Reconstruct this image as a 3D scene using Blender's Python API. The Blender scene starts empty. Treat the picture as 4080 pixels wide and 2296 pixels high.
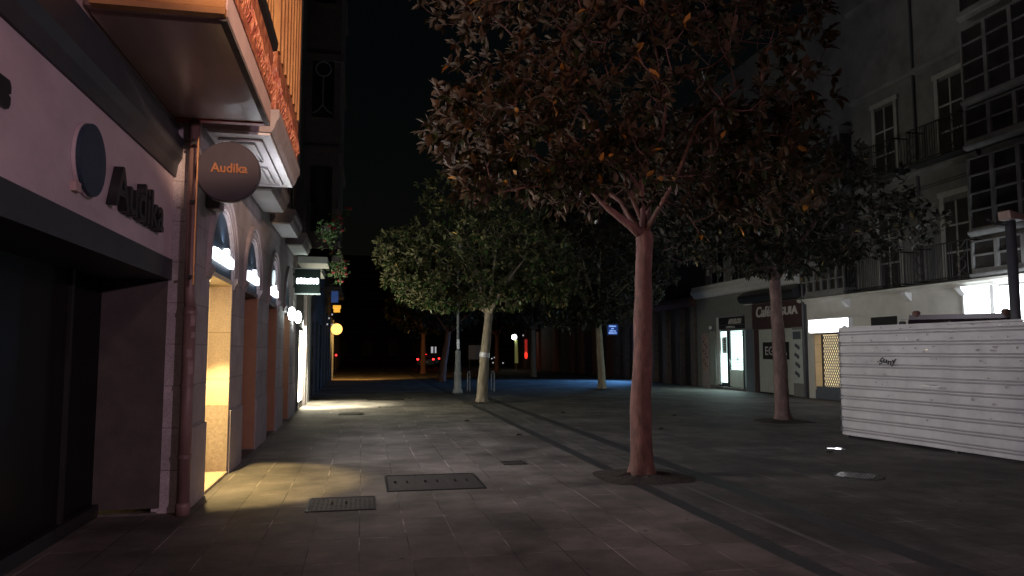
import bpy, math, random
import numpy as np
from mathutils import Vector, Matrix

R = math.radians
scene = bpy.context.scene
col = scene.collection
random.seed(7)

# ------------------------------------------------------------------ materials
def mat(name, c1, c2=None, scale=6.0, rough=.7, bump=0.0, bscale=None, metal=0.0, spec=.5, detail=6.0,
        emit=None, estr=0.0, stretch=None, bdist=.02, speck=0.0):
    m = bpy.data.materials.new(name); m.use_nodes = True
    nt = m.node_tree; N = nt.nodes; L = nt.links
    b = N['Principled BSDF']
    c2 = c2 or tuple(x * .72 for x in c1)
    tc = N.new('ShaderNodeTexCoord'); mp = N.new('ShaderNodeMapping')
    L.new(tc.outputs['Object'], mp.inputs['Vector'])
    if stretch: mp.inputs['Scale'].default_value = stretch
    n = N.new('ShaderNodeTexNoise'); n.inputs['Scale'].default_value = scale
    n.inputs['Detail'].default_value = detail; n.inputs['Roughness'].default_value = .65
    L.new(mp.outputs[0], n.inputs['Vector'])
    rp = N.new('ShaderNodeValToRGB')
    rp.color_ramp.elements[0].position = .3; rp.color_ramp.elements[1].position = .7
    rp.color_ramp.elements[0].color = (*c2, 1); rp.color_ramp.elements[1].color = (*c1, 1)
    L.new(n.outputs['Fac'], rp.inputs[0])
    out = rp.outputs[0]
    if speck:
        n3 = N.new('ShaderNodeTexNoise'); n3.inputs['Scale'].default_value = 220; n3.inputs['Detail'].default_value = 2
        L.new(mp.outputs[0], n3.inputs['Vector'])
        mr = N.new('ShaderNodeMapRange'); mr.inputs[1].default_value = .3; mr.inputs[2].default_value = .7
        mr.inputs[3].default_value = 1 - speck; mr.inputs[4].default_value = 1 + speck
        L.new(n3.outputs['Fac'], mr.inputs[0])
        mx = N.new('ShaderNodeVectorMath'); mx.operation = 'SCALE'
        L.new(out, mx.inputs[0]); L.new(mr.outputs[0], mx.inputs['Scale']); out = mx.outputs[0]
    L.new(out, b.inputs['Base Color'])
    b.inputs['Roughness'].default_value = rough; b.inputs['Metallic'].default_value = metal
    b.inputs['Specular IOR Level'].default_value = spec
    if bump:
        n2 = N.new('ShaderNodeTexNoise'); n2.inputs['Scale'].default_value = bscale or scale * 3
        n2.inputs['Detail'].default_value = 5; L.new(mp.outputs[0], n2.inputs['Vector'])
        bp = N.new('ShaderNodeBump'); bp.inputs['Strength'].default_value = bump; bp.inputs['Distance'].default_value = bdist
        L.new(n2.outputs['Fac'], bp.inputs['Height']); L.new(bp.outputs[0], b.inputs['Normal'])
    if emit:
        b.inputs['Emission Color'].default_value = (*emit, 1); b.inputs['Emission Strength'].default_value = estr
    return m

def glow(name, c, s):
    return mat(name, tuple(min(.9, x) for x in c), scale=3, rough=.5, emit=c, estr=s)

def brick_mat(name, c1, c2, joint, w, h, mortar=.006, offset=.5, axes='yz', rough=.75, bump=.4, jbump=.5, spec=.4, var=.5):
    """courses of stone: blocks w x h metres laid over the two named object axes"""
    m = bpy.data.materials.new(name); m.use_nodes = True
    nt = m.node_tree; N = nt.nodes; L = nt.links; b = N['Principled BSDF']
    tc = N.new('ShaderNodeTexCoord'); sp = N.new('ShaderNodeSeparateXYZ'); cb = N.new('ShaderNodeCombineXYZ')
    L.new(tc.outputs['Object'], sp.inputs[0])
    ix = {'x': 0, 'y': 1, 'z': 2}
    L.new(sp.outputs[ix[axes[0]]], cb.inputs[0]); L.new(sp.outputs[ix[axes[1]]], cb.inputs[1])
    br = N.new('ShaderNodeTexBrick'); L.new(cb.outputs[0], br.inputs['Vector'])
    br.offset = offset; br.squash = 1
    br.inputs['Scale'].default_value = 1; br.inputs['Brick Width'].default_value = w; br.inputs['Row Height'].default_value = h
    br.inputs['Mortar Size'].default_value = mortar; br.inputs['Mortar Smooth'].default_value = .3; br.inputs['Bias'].default_value = 0
    br.inputs['Color1'].default_value = (*c1, 1); br.inputs['Color2'].default_value = (*c2, 1); br.inputs['Mortar'].default_value = (*joint, 1)
    n = N.new('ShaderNodeTexNoise'); n.inputs['Scale'].default_value = 1.1; n.inputs['Detail'].default_value = 9; n.inputs['Roughness'].default_value = .7
    L.new(tc.outputs['Object'], n.inputs['Vector'])
    n2 = N.new('ShaderNodeTexNoise'); n2.inputs['Scale'].default_value = 90; n2.inputs['Detail'].default_value = 3
    L.new(tc.outputs['Object'], n2.inputs['Vector'])
    mr = N.new('ShaderNodeMapRange'); mr.inputs[1].default_value = .25; mr.inputs[2].default_value = .75
    mr.inputs[3].default_value = 1 - var; mr.inputs[4].default_value = 1 + var * .6; L.new(n.outputs['Fac'], mr.inputs[0])
    mr2 = N.new('ShaderNodeMapRange'); mr2.inputs[1].default_value = .3; mr2.inputs[2].default_value = .7
    mr2.inputs[3].default_value = .75; mr2.inputs[4].default_value = 1.25; L.new(n2.outputs['Fac'], mr2.inputs[0])
    mu = N.new('ShaderNodeMath'); mu.operation = 'MULTIPLY'; L.new(mr.outputs[0], mu.inputs[0]); L.new(mr2.outputs[0], mu.inputs[1])
    mx = N.new('ShaderNodeVectorMath'); mx.operation = 'SCALE'
    L.new(br.outputs['Color'], mx.inputs[0]); L.new(mu.outputs[0], mx.inputs['Scale'])
    L.new(mx.outputs[0], b.inputs['Base Color'])
    rr = N.new('ShaderNodeMapRange'); rr.inputs[3].default_value = rough - .15; rr.inputs[4].default_value = rough + .12
    L.new(n.outputs['Fac'], rr.inputs[0]); L.new(rr.outputs[0], b.inputs['Roughness'])
    b.inputs['Specular IOR Level'].default_value = spec
    ad = N.new('ShaderNodeMath'); ad.operation = 'MULTIPLY_ADD'; ad.inputs[1].default_value = -jbump
    L.new(br.outputs['Fac'], ad.inputs[0]); L.new(n2.outputs['Fac'], ad.inputs[2])
    bp = N.new('ShaderNodeBump'); bp.inputs['Strength'].default_value = bump; bp.inputs['Distance'].default_value = .006
    L.new(ad.outputs[0], bp.inputs['Height']); L.new(bp.outputs[0], b.inputs['Normal'])
    return m

def paving_mat(name, w, h, c1, c2, var=.45):
    """paving slabs with joints of varying tone: edge glints painted pale in places, dark gaps elsewhere"""
    m = brick_mat(name, c1, c2, (.5, .5, .5), w, h, .006, 0.0, 'xy', .78, .5, .5, .28, var)
    nt = m.node_tree; N = nt.nodes; L = nt.links
    br = next(n for n in N if n.type == 'TEX_BRICK')
    tc = next(n for n in N if n.type == 'TEX_COORD')
    n = N.new('ShaderNodeTexNoise'); n.inputs['Scale'].default_value = 1.7; n.inputs['Detail'].default_value = 3
    mp = N.new('ShaderNodeMapping'); mp.inputs['Scale'].default_value = (1.6, .7, 1)
    L.new(tc.outputs['Object'], mp.inputs[0]); L.new(mp.outputs[0], n.inputs['Vector'])
    rp = N.new('ShaderNodeValToRGB'); e = rp.color_ramp.elements
    e[0].position = .42; e[0].color = (c1[0] * .35, c1[1] * .35, c1[2] * .35, 1)
    e[1].position = .62; e[1].color = (c1[0] * 2.3, c1[1] * 2.3, c1[2] * 2.3, 1)  # pale joint tone paints glints of light on the slab edges
    md = e.new(.52); md.color = (c1[0] * .85, c1[1] * .85, c1[2] * .85, 1)
    L.new(n.outputs['Fac'], rp.inputs[0]); L.new(rp.outputs[0], br.inputs['Mortar'])
    # trodden gum spots and spills
    vo = N.new('ShaderNodeTexVoronoi'); vo.inputs['Scale'].default_value = 2.6
    L.new(tc.outputs['Object'], vo.inputs['Vector'])
    sp_ = N.new('ShaderNodeMapRange'); sp_.inputs[1].default_value = .035; sp_.inputs[2].default_value = .07; sp_.inputs[3].default_value = .45; sp_.inputs[4].default_value = 1
    L.new(vo.outputs['Distance'], sp_.inputs[0])
    n4 = N.new('ShaderNodeTexNoise'); n4.inputs['Scale'].default_value = .55; n4.inputs['Detail'].default_value = 7; n4.inputs['Roughness'].default_value = .6
    L.new(tc.outputs['Object'], n4.inputs['Vector'])
    st = N.new('ShaderNodeMapRange'); st.inputs[1].default_value = .35; st.inputs[2].default_value = .62; st.inputs[3].default_value = .55; st.inputs[4].default_value = 1.12
    L.new(n4.outputs['Fac'], st.inputs[0])
    mm = N.new('ShaderNodeMath'); mm.operation = 'MULTIPLY'; L.new(sp_.outputs[0], mm.inputs[0]); L.new(st.outputs[0], mm.inputs[1])
    b_ = N['Principled BSDF']; src = b_.inputs['Base Color'].links[0].from_socket
    v2 = N.new('ShaderNodeVectorMath'); v2.operation = 'SCALE'; L.new(src, v2.inputs[0]); L.new(mm.outputs[0], v2.inputs['Scale']); L.new(v2.outputs[0], b_.inputs['Base Color'])
    return m

def leaf_mat(name, top, under, dry, dryfrac=.02, rough=.32):
    m = bpy.data.materials.new(name); m.use_nodes = True
    nt = m.node_tree; N = nt.nodes; L = nt.links; b = N['Principled BSDF']
    at = N.new('ShaderNodeAttribute'); at.attribute_name = 'tint'
    ge = N.new('ShaderNodeNewGeometry')
    r1 = N.new('ShaderNodeValToRGB'); r2 = N.new('ShaderNodeValToRGB')
    for rp, c in ((r1, top), (r2, under)):
        e = rp.color_ramp.elements
        e[0].position = 0; e[0].color = (*[x * .45 for x in c], 1)
        e[1].position = 1 - dryfrac - .002; e[1].color = (*[x * 1.5 for x in c], 1)
        k = e.new(1 - dryfrac); k.color = (*dry, 1)
        L.new(at.outputs['Fac'], rp.inputs[0])
    mx = N.new('ShaderNodeMix'); mx.data_type = 'RGBA'
    L.new(ge.outputs['Backfacing'], mx.inputs[0]); L.new(r1.outputs[0], mx.inputs[6]); L.new(r2.outputs[0], mx.inputs[7])
    L.new(mx.outputs[2], b.inputs['Base Color'])
    rr = N.new('ShaderNodeMapRange'); rr.inputs[3].default_value = rough; rr.inputs[4].default_value = .75
    L.new(ge.outputs['Backfacing'], rr.inputs[0]); L.new(rr.outputs[0], b.inputs['Roughness'])
    b.inputs['Specular IOR Level'].default_value = .6
    return m

M = {}
M['paving'] = paving_mat('paving_slabs', .405, .74, (.205, .186, .166), (.160, .147, .133))
M['paving2'] = paving_mat('square_setts', .30, .30, (.150, .138, .130), (.108, .102, .098), .4)
M['strip'] = mat('dark_granite_strip', (.05, .05, .052), (.03, .03, .032), 9, .6, .4, 60, speck=.3)
M['kerb'] = mat('pale_kerb_stone', (.15, .14, .13), (.07, .066, .062), 4, .6, .2, 40, speck=.2)
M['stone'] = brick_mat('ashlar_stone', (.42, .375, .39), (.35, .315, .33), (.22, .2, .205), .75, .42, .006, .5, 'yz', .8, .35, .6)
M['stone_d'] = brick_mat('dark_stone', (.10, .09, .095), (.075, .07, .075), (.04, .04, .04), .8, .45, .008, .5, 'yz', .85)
M['mould'] = mat('stone_moulding', (.38, .335, .345), (.28, .245, .255), 5, .8, .2, 50, speck=.12)
M['mould_d'] = mat('dark_moulding', (.17, .145, .14), (.09, .075, .08), 5, .8, .2, 40)
M['fascia'] = mat('mauve_fascia_panel', (.62, .51, .54), (.44, .36, .385), .9, .5, .06, 12, speck=.07, stretch=(1, 1, 2.2))
M['pinkstone'] = mat('pink_render', (.52, .38, .36), (.42, .30, .29), 3, .8, .2, 30, speck=.1)
M['slate'] = mat('slate_cladding', (.045, .05, .058), (.028, .03, .036), 3, .5, .1, 40)
M['black'] = mat('black_paint', (.02, .021, .024), (.012, .012, .014), 5, .5)
M['navy'] = mat('navy_panel', (.022, .045, .075), (.016, .03, .055), 5, .55, .02)
M['greenblack'] = mat('green_black_panel', (.010, .015, .014), (.007, .010, .010), 3, .6, spec=.08)
M['darkwall'] = mat('shaded_side_wall', (.10, .085, .08), (.06, .05, .047), 3, .85, .15, 30, speck=.1)  # darkened so the colour itself carries the shade of the recess
M['unlit'] = mat('unlit_tinted_glass', (.008, .007, .009), (.004, .004, .005), 3, .35, spec=.12)
M['soffit'] = mat('glossy_varnished_soffit', (.52, .40, .38), (.38, .29, .28), 3, .22, .12, 7, stretch=(1, .25, 1), bdist=.01)
M['white_wood'] = mat('white_gloss_boards', (.72, .71, .74), (.6, .59, .62), 5, .3, .08, 30)
M['pale'] = mat('pale_slab_underside', (.55, .56, .55), (.46, .47, .46), 4, .7, .1, 30)
M['orange_wood'] = mat('ochre_painted_wood', (.50, .25, .10), (.40, .19, .07), 4, .5, .08, 50, speck=.08)
M['boards'] = mat('ochre_weathered_boards', (.62, .34, .12), (.30, .12, .06), 5, .55, .3, 14, stretch=(1, 3.5, .25))
M['frieze'] = mat('red_gilt_frieze', (.62, .26, .13), (.25, .05, .045), 7, .35, 1.0, 11, detail=3, bdist=.06)
M['red'] = mat('red_lacquer', (.45, .03, .03), (.32, .02, .02), 5, .35)
M['rust'] = mat('rust_brown_pipe_paint', (.27, .17, .16), (.15, .09, .085), 7, .5, .2, 20, stretch=(1, 1, .3))
M['copper'] = mat('bare_copper_tube', (.75, .42, .22), (.5, .25, .12), 9, .35, metal=.8)
M['sticker'] = mat('torn_sticker', (.38, .27, .27), (.2, .13, .13), 12, .7)
M['gold'] = mat('orange_letter', (.32, .13, .055), (.26, .10, .04), 6, .5)
M['sign_disc'] = mat('charcoal_sign_face', (.045, .036, .052), (.034, .028, .04), 4, .5)
M['granite'] = mat('pink_granite', (.45, .36, .27), (.25, .2, .15), 26, .5, .05, speck=.3)
M['cream'] = brick_mat('cream_jamb_stone', (.68, .55, .38), (.61, .49, .335), (.40, .31, .2), .9, .62, .006, .0, 'xz', .65, .3, .5, .4, .3)
M['amberjamb'] = mat('amber_lit_jamb_stone', (.40, .22, .13), (.30, .16, .09), 3, .7, .08, 40, speck=.06)  # cream stone with amber lamplight put into its colour
M['brownwood'] = mat('brown_shutter', (.36, .20, .12), (.26, .14, .08), 6, .6, .1, 30, stretch=(1, 1, .2))
M['glassdark'] = mat('dark_window_glass', (.012, .014, .018), (.008, .009, .012), 2, .08, spec=.6)
M['pane_dim'] = mat('dull_curtained_pane', (.05, .045, .045), (.02, .019, .02), 2.5, .35, spec=.3)
M['iron'] = mat('black_wrought_iron', (.03, .03, .032), (.018, .018, .02), 20, .55)
M['bark'] = mat('smooth_magnolia_bark', (.235, .112, .092), (.085, .045, .039), 9, .85, .55, 34, stretch=(1, 1, .45), speck=.18)
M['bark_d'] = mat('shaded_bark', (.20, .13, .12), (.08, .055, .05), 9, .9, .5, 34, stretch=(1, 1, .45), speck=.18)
M['bark_g'] = mat('grey_bark', (.26, .22, .17), (.13, .11, .085), 9, .85, .5, 34, stretch=(1, 1, .45), speck=.15)
M['soil'] = mat('tree_pit_soil', (.055, .042, .034), (.025, .02, .017), 14, .95, .9, 30, bdist=.04)
M['leaf'] = leaf_mat('magnolia_leaf', (.026, .034, .013), (.070, .038, .016), (.5, .21, .03), .013, .25)
M['leaf_g'] = leaf_mat('green_magnolia_leaf', (.046, .092, .026), (.08, .078, .028), (.45, .30, .08), .008)
M['leaf_d'] = leaf_mat('dark_magnolia_leaf', (.014, .024, .015), (.028, .025, .016), (.25, .2, .08), .004)
M['leaf_f'] = leaf_mat('geranium_leaf', (.07, .16, .04), (.09, .16, .06), (.12, .2, .05), .01, .5)
M['petal'] = mat('red_petals', (.40, .035, .06), (.28, .02, .035), 20, .6)
M['cover'] = mat('worn_iron_cover', (.085, .078, .072), (.05, .046, .043), 12, .55, .5, 90, metal=.3, speck=.25)
M['gloss_iron'] = mat('polished_iron_cover', (.35, .35, .36), (.2, .2, .21), 30, .15, .5, 18, metal=.9, bdist=.012)
M['hoarding'] = mat('white_corrugated_sheet', (.55, .54, .56), (.38, .37, .39), 1.8, .5, .08, 5, speck=.06)
M['groove'] = mat('shaded_groove', (.37, .36, .38), (.27, .26, .27), 3, .7, speck=.1)  # groove shade put into the colour, since the light falls head-on
M['hoarding_dirt'] = mat('grey_smear', (.33, .31, .32), (.25, .24, .25), 14, .7)
M['marker'] = mat('black_marker', (.07, .07, .075), None, 9, .7)
M['silver'] = mat('torn_bright_edge', (.8, .8, .82), (.6, .6, .62), 15, .3, metal=.3)
M['render_w'] = mat('white_render', (.62, .61, .57), (.52, .51, .48), 2.5, .85, .12, 40, speck=.06)
M['frame_dim'] = mat('dimmed_gallery_frame', (.24, .24, .245), (.14, .14, .145), 3, .6, .1, 30)  # white frames darkened in colour for the dim upper floors
M['dimrender'] = mat('dimmed_upper_render', (.20, .20, .205), (.10, .10, .105), 1.1, .9, .2, 30, speck=.08)  # darker copy of the white render, upper floor shade put into colour
M['frame_w'] = mat('white_painted_frame', (.66, .66, .66), (.56, .56, .57), 5, .5, .05, 30)
M['frame_g'] = mat('grey_painted_frame', (.36, .36, .35), (.27, .27, .27), 5, .6, .05, 30)
M['greystone'] = mat('grey_cladding', (.22, .225, .225), (.16, .165, .165), 5, .7, .15, 30, stretch=(1, 3, .5))
M['marble'] = mat('grey_veined_marble', (.36, .38, .35), (.24, .26, .24), 8, .4, .03, speck=.1)
M['pier'] = mat('blue_grey_pier', (.13, .15, .18), (.09, .105, .13), 5, .6, .08)
M['maroon'] = mat('dark_maroon_board', (.075, .04, .042), (.05, .028, .03), 5, .5)
M['letter_w'] = mat('off_white_letter', (.62, .58, .56), (.5, .47, .46), 8, .6)
M['shutter_w'] = mat('white_slatted_shutter', (.5, .52, .48), (.42, .44, .41), 6, .55, .05, 30)
M['paper'] = mat('printed_poster', (.52, .55, .54), (.4, .43, .42), 7, .7)
M['poster_red'] = mat('poster_reds', (.3, .12, .1), (.42, .36, .33), 9, .7)
M['ink'] = mat('poster_ink', (.08, .10, .12), (.05, .06, .08), 9, .7)
M['van'] = mat('dark_van_paint', (.05, .035, .045), (.04, .028, .036), 3, .3)
M['van_glass'] = mat('tinted_windscreen', (.10, .2, .2), (.07, .15, .16), 3, .15)
M['postgrey'] = mat('dark_grey_post', (.06, .062, .075), (.045, .046, .056), 7, .5)
M['lamp_iron'] = mat('grey_cast_iron', (.26, .28, .32), (.18, .19, .22), 10, .5, .1, 30)
M['carpaint'] = mat('dark_car_paint', (.03, .028, .03), (.02, .02, .02), 3, .25)
M['tyre'] = mat('tyre_rubber', (.018, .018, .018), None, 9, .8)
M['reddish'] = mat('brick_red_pilaster', (.20, .10, .085), (.13, .065, .055), 4, .8, .1, 30)
M['mirror_w'] = mat('reflective_band', (.7, .7, .72), (.3, .32, .4), 16, .3, metal=.3)
M['dirtleaf'] = mat('dead_leaf', (.06, .04, .028), (.03, .02, .015), 20, .8)
# lit things
G_letters = glow('lit_white_letters', (.88, .93, 1.0), 5)
G_logo = glow('lit_logo', (.7, .85, .9), .9)
G_warm = glow('warm_lit_glass', (1.0, .72, .32), 1.9)
G_warmstrip = glow('warm_led_strip', (1.0, .78, .42), 5)
G_slit = glow('lit_shop_window', (1.0, .92, .68), 24)
G_wallshape = glow('white_lit_shape', (.9, 1.0, .92), 20)
G_amber = glow('amber_globe', (1.0, .52, .12), 2.4)
G_amber2 = glow('amber_box', (1.0, .5, .06), .9)
G_blue = glow('blue_lit_panel', (.22, .48, 1.0), 3.0)
G_bluesign = glow('blue_screen', (.02, .07, .35), .35)
G_bluetext = glow('blue_screen_text', (.3, .5, 1.0), 1.1)
G_optic = glow('cool_lit_shop', (.72, 1.0, .95), 2.2)
G_optic2 = glow('cool_lit_blind', (.62, .95, .88), .8)
G_box = glow('white_light_box', (.93, .95, 1.0), 7)
G_panel = glow('bright_lit_panel', (.88, .97, 1.0), 5)
G_cash = glow('warm_lit_lobby', (1.0, .80, .50), .62)
G_tail = glow('red_tail_light', (1.0, .02, .02), 7)
G_flame = glow('red_neon_foot', (1.0, .04, .02), 1.3)
G_redstrip = glow('red_neon', (1.0, .05, .04), .22)
G_point = glow('distant_white_lamp', (.9, 1.0, .85), 8)
G_dim = glow('dim_white_light', (.8, .78, .85), .45)

# ------------------------------------------------------------------ mesh helpers
class MB:
    def __init__(s): s.v = []; s.f = []
    def add(s, vs, fs):
        o = len(s.v); s.v += [tuple(p) for p in vs]; s.f += [tuple(i + o for i in f) for f in fs]; return s
    def box(s, x0, x1, y0, y1, z0, z1):
        x0, x1 = min(x0, x1), max(x0, x1); y0, y1 = min(y0, y1), max(y0, y1); z0, z1 = min(z0, z1), max(z0, z1)
        return s.add([(x0, y0, z0), (x1, y0, z0), (x1, y1, z0), (x0, y1, z0), (x0, y0, z1), (x1, y0, z1), (x1, y1, z1), (x0, y1, z1)],
                     [(0, 3, 2, 1), (4, 5, 6, 7), (0, 1, 5, 4), (1, 2, 6, 5), (2, 3, 7, 6), (3, 0, 4, 7)])
    def tube(s, pts, rad, n=8, cap=True):
        pts = [Vector(p) for p in pts]
        if not hasattr(rad, '__len__'): rad = [rad] * len(pts)
        vs = []; fs = []
        ref = Vector((.31, .17, .93))
        for i, p in enumerate(pts):
            d = (pts[min(i + 1, len(pts) - 1)] - pts[max(i - 1, 0)]).normalized()
            u = d.cross(ref if abs(d.dot(ref)) < .95 else Vector((1, 0, 0))).normalized(); w = d.cross(u)
            for k in range(n):
                a = 2 * math.pi * k / n
                vs.append(p + (u * math.cos(a) + w * math.sin(a)) * rad[i])
        for i in range(len(pts) - 1):
            for k in range(n):
                fs.append((i * n + k, i * n + (k + 1) % n, (i + 1) * n + (k + 1) % n, (i + 1) * n + k))
        if cap:
            fs.append(tuple(range(n))[::-1]); fs.append(tuple((len(pts) - 1) * n + k for k in range(n)))
        return s.add(vs, fs)
    def lathe(s, prof, c, n=16, axis='z'):
        vs = []; fs = []
        for r, h in prof:
            for k in range(n):
                a = 2 * math.pi * k / n; p, q = r * math.cos(a), r * math.sin(a)
                vs.append({'z': (c[0] + p, c[1] + q, c[2] + h), 'y': (c[0] + p, c[1] + h, c[2] + q), 'x': (c[0] + h, c[1] + p, c[2] + q)}[axis])
        for i in range(len(prof) - 1):
            for k in range(n):
                fs.append((i * n + k, i * n + (k + 1) % n, (i + 1) * n + (k + 1) % n, (i + 1) * n + k))
        fs.append(tuple(range(n))[::-1]); fs.append(tuple((len(prof) - 1) * n + k for k in range(n)))
        return s.add(vs, fs)
    def poly(s, pts): return s.add(pts, [tuple(range(len(pts)))])
    def prism(s, prof, a0, a1, axis='y'):
        """closed outline prof extruded from a0 to a1; prof is (x,z) for axis y, (y,z) for axis x, (x,y) for axis z"""
        n = len(prof)
        P = {'y': lambda p, a: (p[0], a, p[1]), 'x': lambda p, a: (a, p[0], p[1]), 'z': lambda p, a: (p[0], p[1], a)}[axis]
        vs = [P(p, a0) for p in prof] + [P(p, a1) for p in prof]
        fs = [tuple(range(n))[::-1], tuple(range(n, 2 * n))] + [(i, (i + 1) % n, n + (i + 1) % n, n + i) for i in range(n)]
        return s.add(vs, fs)
    def build(s, name, m, parent=None, origin=None, smooth=False, bevel=0):
        me = bpy.data.meshes.new(name)
        if origin is None: origin = world_of(parent) if parent is not None else (0, 0, 0)
        me.from_pydata([(a - origin[0], b - origin[1], c - origin[2]) for a, b, c in s.v], [], s.f)
        me.materials.append(m)
        if smooth: me.polygons.foreach_set('use_smooth', [True] * len(me.polygons))
        me.update()
        o = bpy.data.objects.new(name, me); col.objects.link(o)
        if parent is not None: o.parent = parent
        else: o.location = origin
        if bevel:
            b = o.modifiers.new('Bevel', 'BEVEL'); b.width = bevel; b.segments = 2; b.limit_method = 'ANGLE'
        return o

def world_of(o):
    v = Vector((0, 0, 0))
    while o is not None: v += o.location; o = o.parent
    return v

def tag(o, label, cat, group=None, kind=None):
    if label: o['label'] = label
    if cat: o['category'] = cat
    if group: o['group'] = group
    if kind: o['kind'] = kind
    return o
def thing(name, label, cat, loc, group=None):
    o = bpy.data.objects.new(name, None); o.empty_display_size = .2; col.objects.link(o); o.location = loc
    return tag(o, label, cat, group)
def struct(o): o['kind'] = 'structure'; return o

def text_mesh(name, body, size, m, parent, loc, face, extrude=.01, bold=0.0, shear=0.0, width=None, align='LEFT'):
    """face: '+x' read by someone looking toward -x, '-x' looking toward +x, '-y' looking toward +y"""
    c = bpy.data.curves.new(name, 'FONT'); c.body = body; c.size = size; c.extrude = extrude; c.offset = bold; c.shear = shear; c.align_x = align
    t = bpy.data.objects.new(name, c); col.objects.link(t)
    bpy.context.view_layer.update()
    me = bpy.data.meshes.new_from_object(t.evaluated_get(bpy.context.evaluated_depsgraph_get()))
    bpy.data.objects.remove(t); bpy.data.curves.remove(c)
    xs = [v.co.x for v in me.vertices]
    k = width / (max(xs) - min(xs)) if width else 1.0
    w = world_of(parent)
    for v in me.vertices:
        a, b, d = v.co.x * k, v.co.y, v.co.z
        if face == '+x': p = (loc[0] + d, loc[1] + a, loc[2] + b)
        elif face == '-x': p = (loc[0] - d, loc[1] - a, loc[2] + b)
        else: p = (loc[0] + a, loc[1] - d, loc[2] + b)
        v.co = Vector(p) - w
    me.materials.clear(); me.materials.append(m)
    o = bpy.data.objects.new(name, me); col.objects.link(o); o.parent = parent
    return o

def lamp(kind, name, loc, energy, color, size=.1, target=None, angle=60, blend=.5, sy=None, spread=180):
    d = bpy.data.lights.new(name, kind); d.energy = energy; d.color = color
    if kind == 'AREA':
        d.size = size; d.spread = R(spread)
        if sy: d.shape = 'RECTANGLE'; d.size_y = sy
    else: d.shadow_soft_size = size
    if kind == 'SPOT': d.spot_size = R(angle); d.spot_blend = blend
    o = bpy.data.objects.new(name, d); col.objects.link(o); o.location = loc
    if target is not None: o.rotation_euler = (Vector(target) - Vector(loc)).to_track_quat('-Z', 'Y').to_euler()
    return o
# ------------------------------------------------------------------ camera, world, lights
cd = bpy.data.cameras.new('camera'); cam = bpy.data.objects.new('camera', cd); col.objects.link(cam)
cam.location = (0, 0, 1.6); cam.rotation_euler = (R(90 + 4.947), 0, R(-11.387))
cd.sensor_width = 36; cd.lens = 26.0; cd.clip_end = 1000; cd.clip_start = .05
scene.camera = cam
scene.cycles.use_denoising = True
scene.cycles.sample_clamp_indirect = 2.0
w = bpy.data.worlds.new('World'); scene.world = w; w.use_nodes = True
sky = w.node_tree.nodes.new('ShaderNodeTexSky'); sky.sky_type = 'NISHITA'; sky.sun_disc = False
sky.sun_elevation = R(3); sky.sun_rotation = R(190)
w.node_tree.links.new(sky.outputs[0], w.node_tree.nodes['Background'].inputs[0])
w.node_tree.nodes['Background'].inputs[1].default_value = .0010
scene.view_settings.view_transform = 'Standard'; scene.view_settings.look = 'None'
scene.view_settings.exposure = 0; scene.view_settings.gamma = 1
sd = bpy.data.lights.new('moon', 'SUN'); sd.energy = .0015; sd.angle = R(10); sd.color = (1, .95, .9)
so = bpy.data.objects.new('moon', sd); col.objects.link(so); so.rotation_euler = (R(50), 0, R(-10))

lamp('SPOT', 'street_light_behind', (.8, -9, 5.6), 480, (1.0, .66, .58), .3, (.8, -8.99, 0), 179, .08)
lamp('SPOT', 'hoarding_fill', (-1.55, -2.2, 2.6), 1250, (.94, .90, 1.0), .25, (9.1, 11.0, 1.15), 25, .5)  # added fill that brightens the hoarding
lamp('SPOT', 'amber_floodlight', (3.2, -1, 5.5), 4600, (1.0, .64, .42), .15, (-1.03, 6.95, 5.35), 24, .25)
lamp('SPOT', 'plaza_light', (10, -7, 5.0), 2300, (1.0, .68, .82), .3, (-2.6, 6.6, 2.8), 52, .55)
lamp('SPOT', 'crown_fill', (-.6, -1.2, 5.0), 420, (1.0, .56, .26), .15, (1.75, 9, 4.7), 22, .9)  # added warm fill that tints the left of the near crown

# ------------------------------------------------------------------ ground
struct(MB().add([(-120, -40, -.012), (120, -40, -.012), (120, 260, -.012), (-120, 260, -.012)], [(0, 1, 2, 3)]).build('ground', M['paving2']))
def sheet(name, x0, x1, y0, y1, z, m):
    return struct(MB().add([(x0, y0, z), (x1, y0, z), (x1, y1, z), (x0, y1, z)], [(0, 1, 2, 3)]).build(name, m))
sheet('pavement', -5, 3.24, -14, 90, 0, M['paving'])
sheet('paving_strip', 3.24, 3.42, -14, 90, 0, M['strip'])
sheet('paving', 3.42, 3.775, -14, 90, 0, M['paving2'])
sheet('kerb_line', 3.775, 3.835, -14, 90, 0, M['kerb'])
sheet('paving', 3.835, 4.19, -14, 90, 0, M['paving2'])
sheet('paving_strip', 4.19, 4.44, -14, 90, 0, M['strip'])
sheet('plaza_paving', 4.44, 22, -14, 90, 0, M['paving2'])
sheet('road', -60, 80, 92, 104, -.006, M['strip'])

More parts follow.
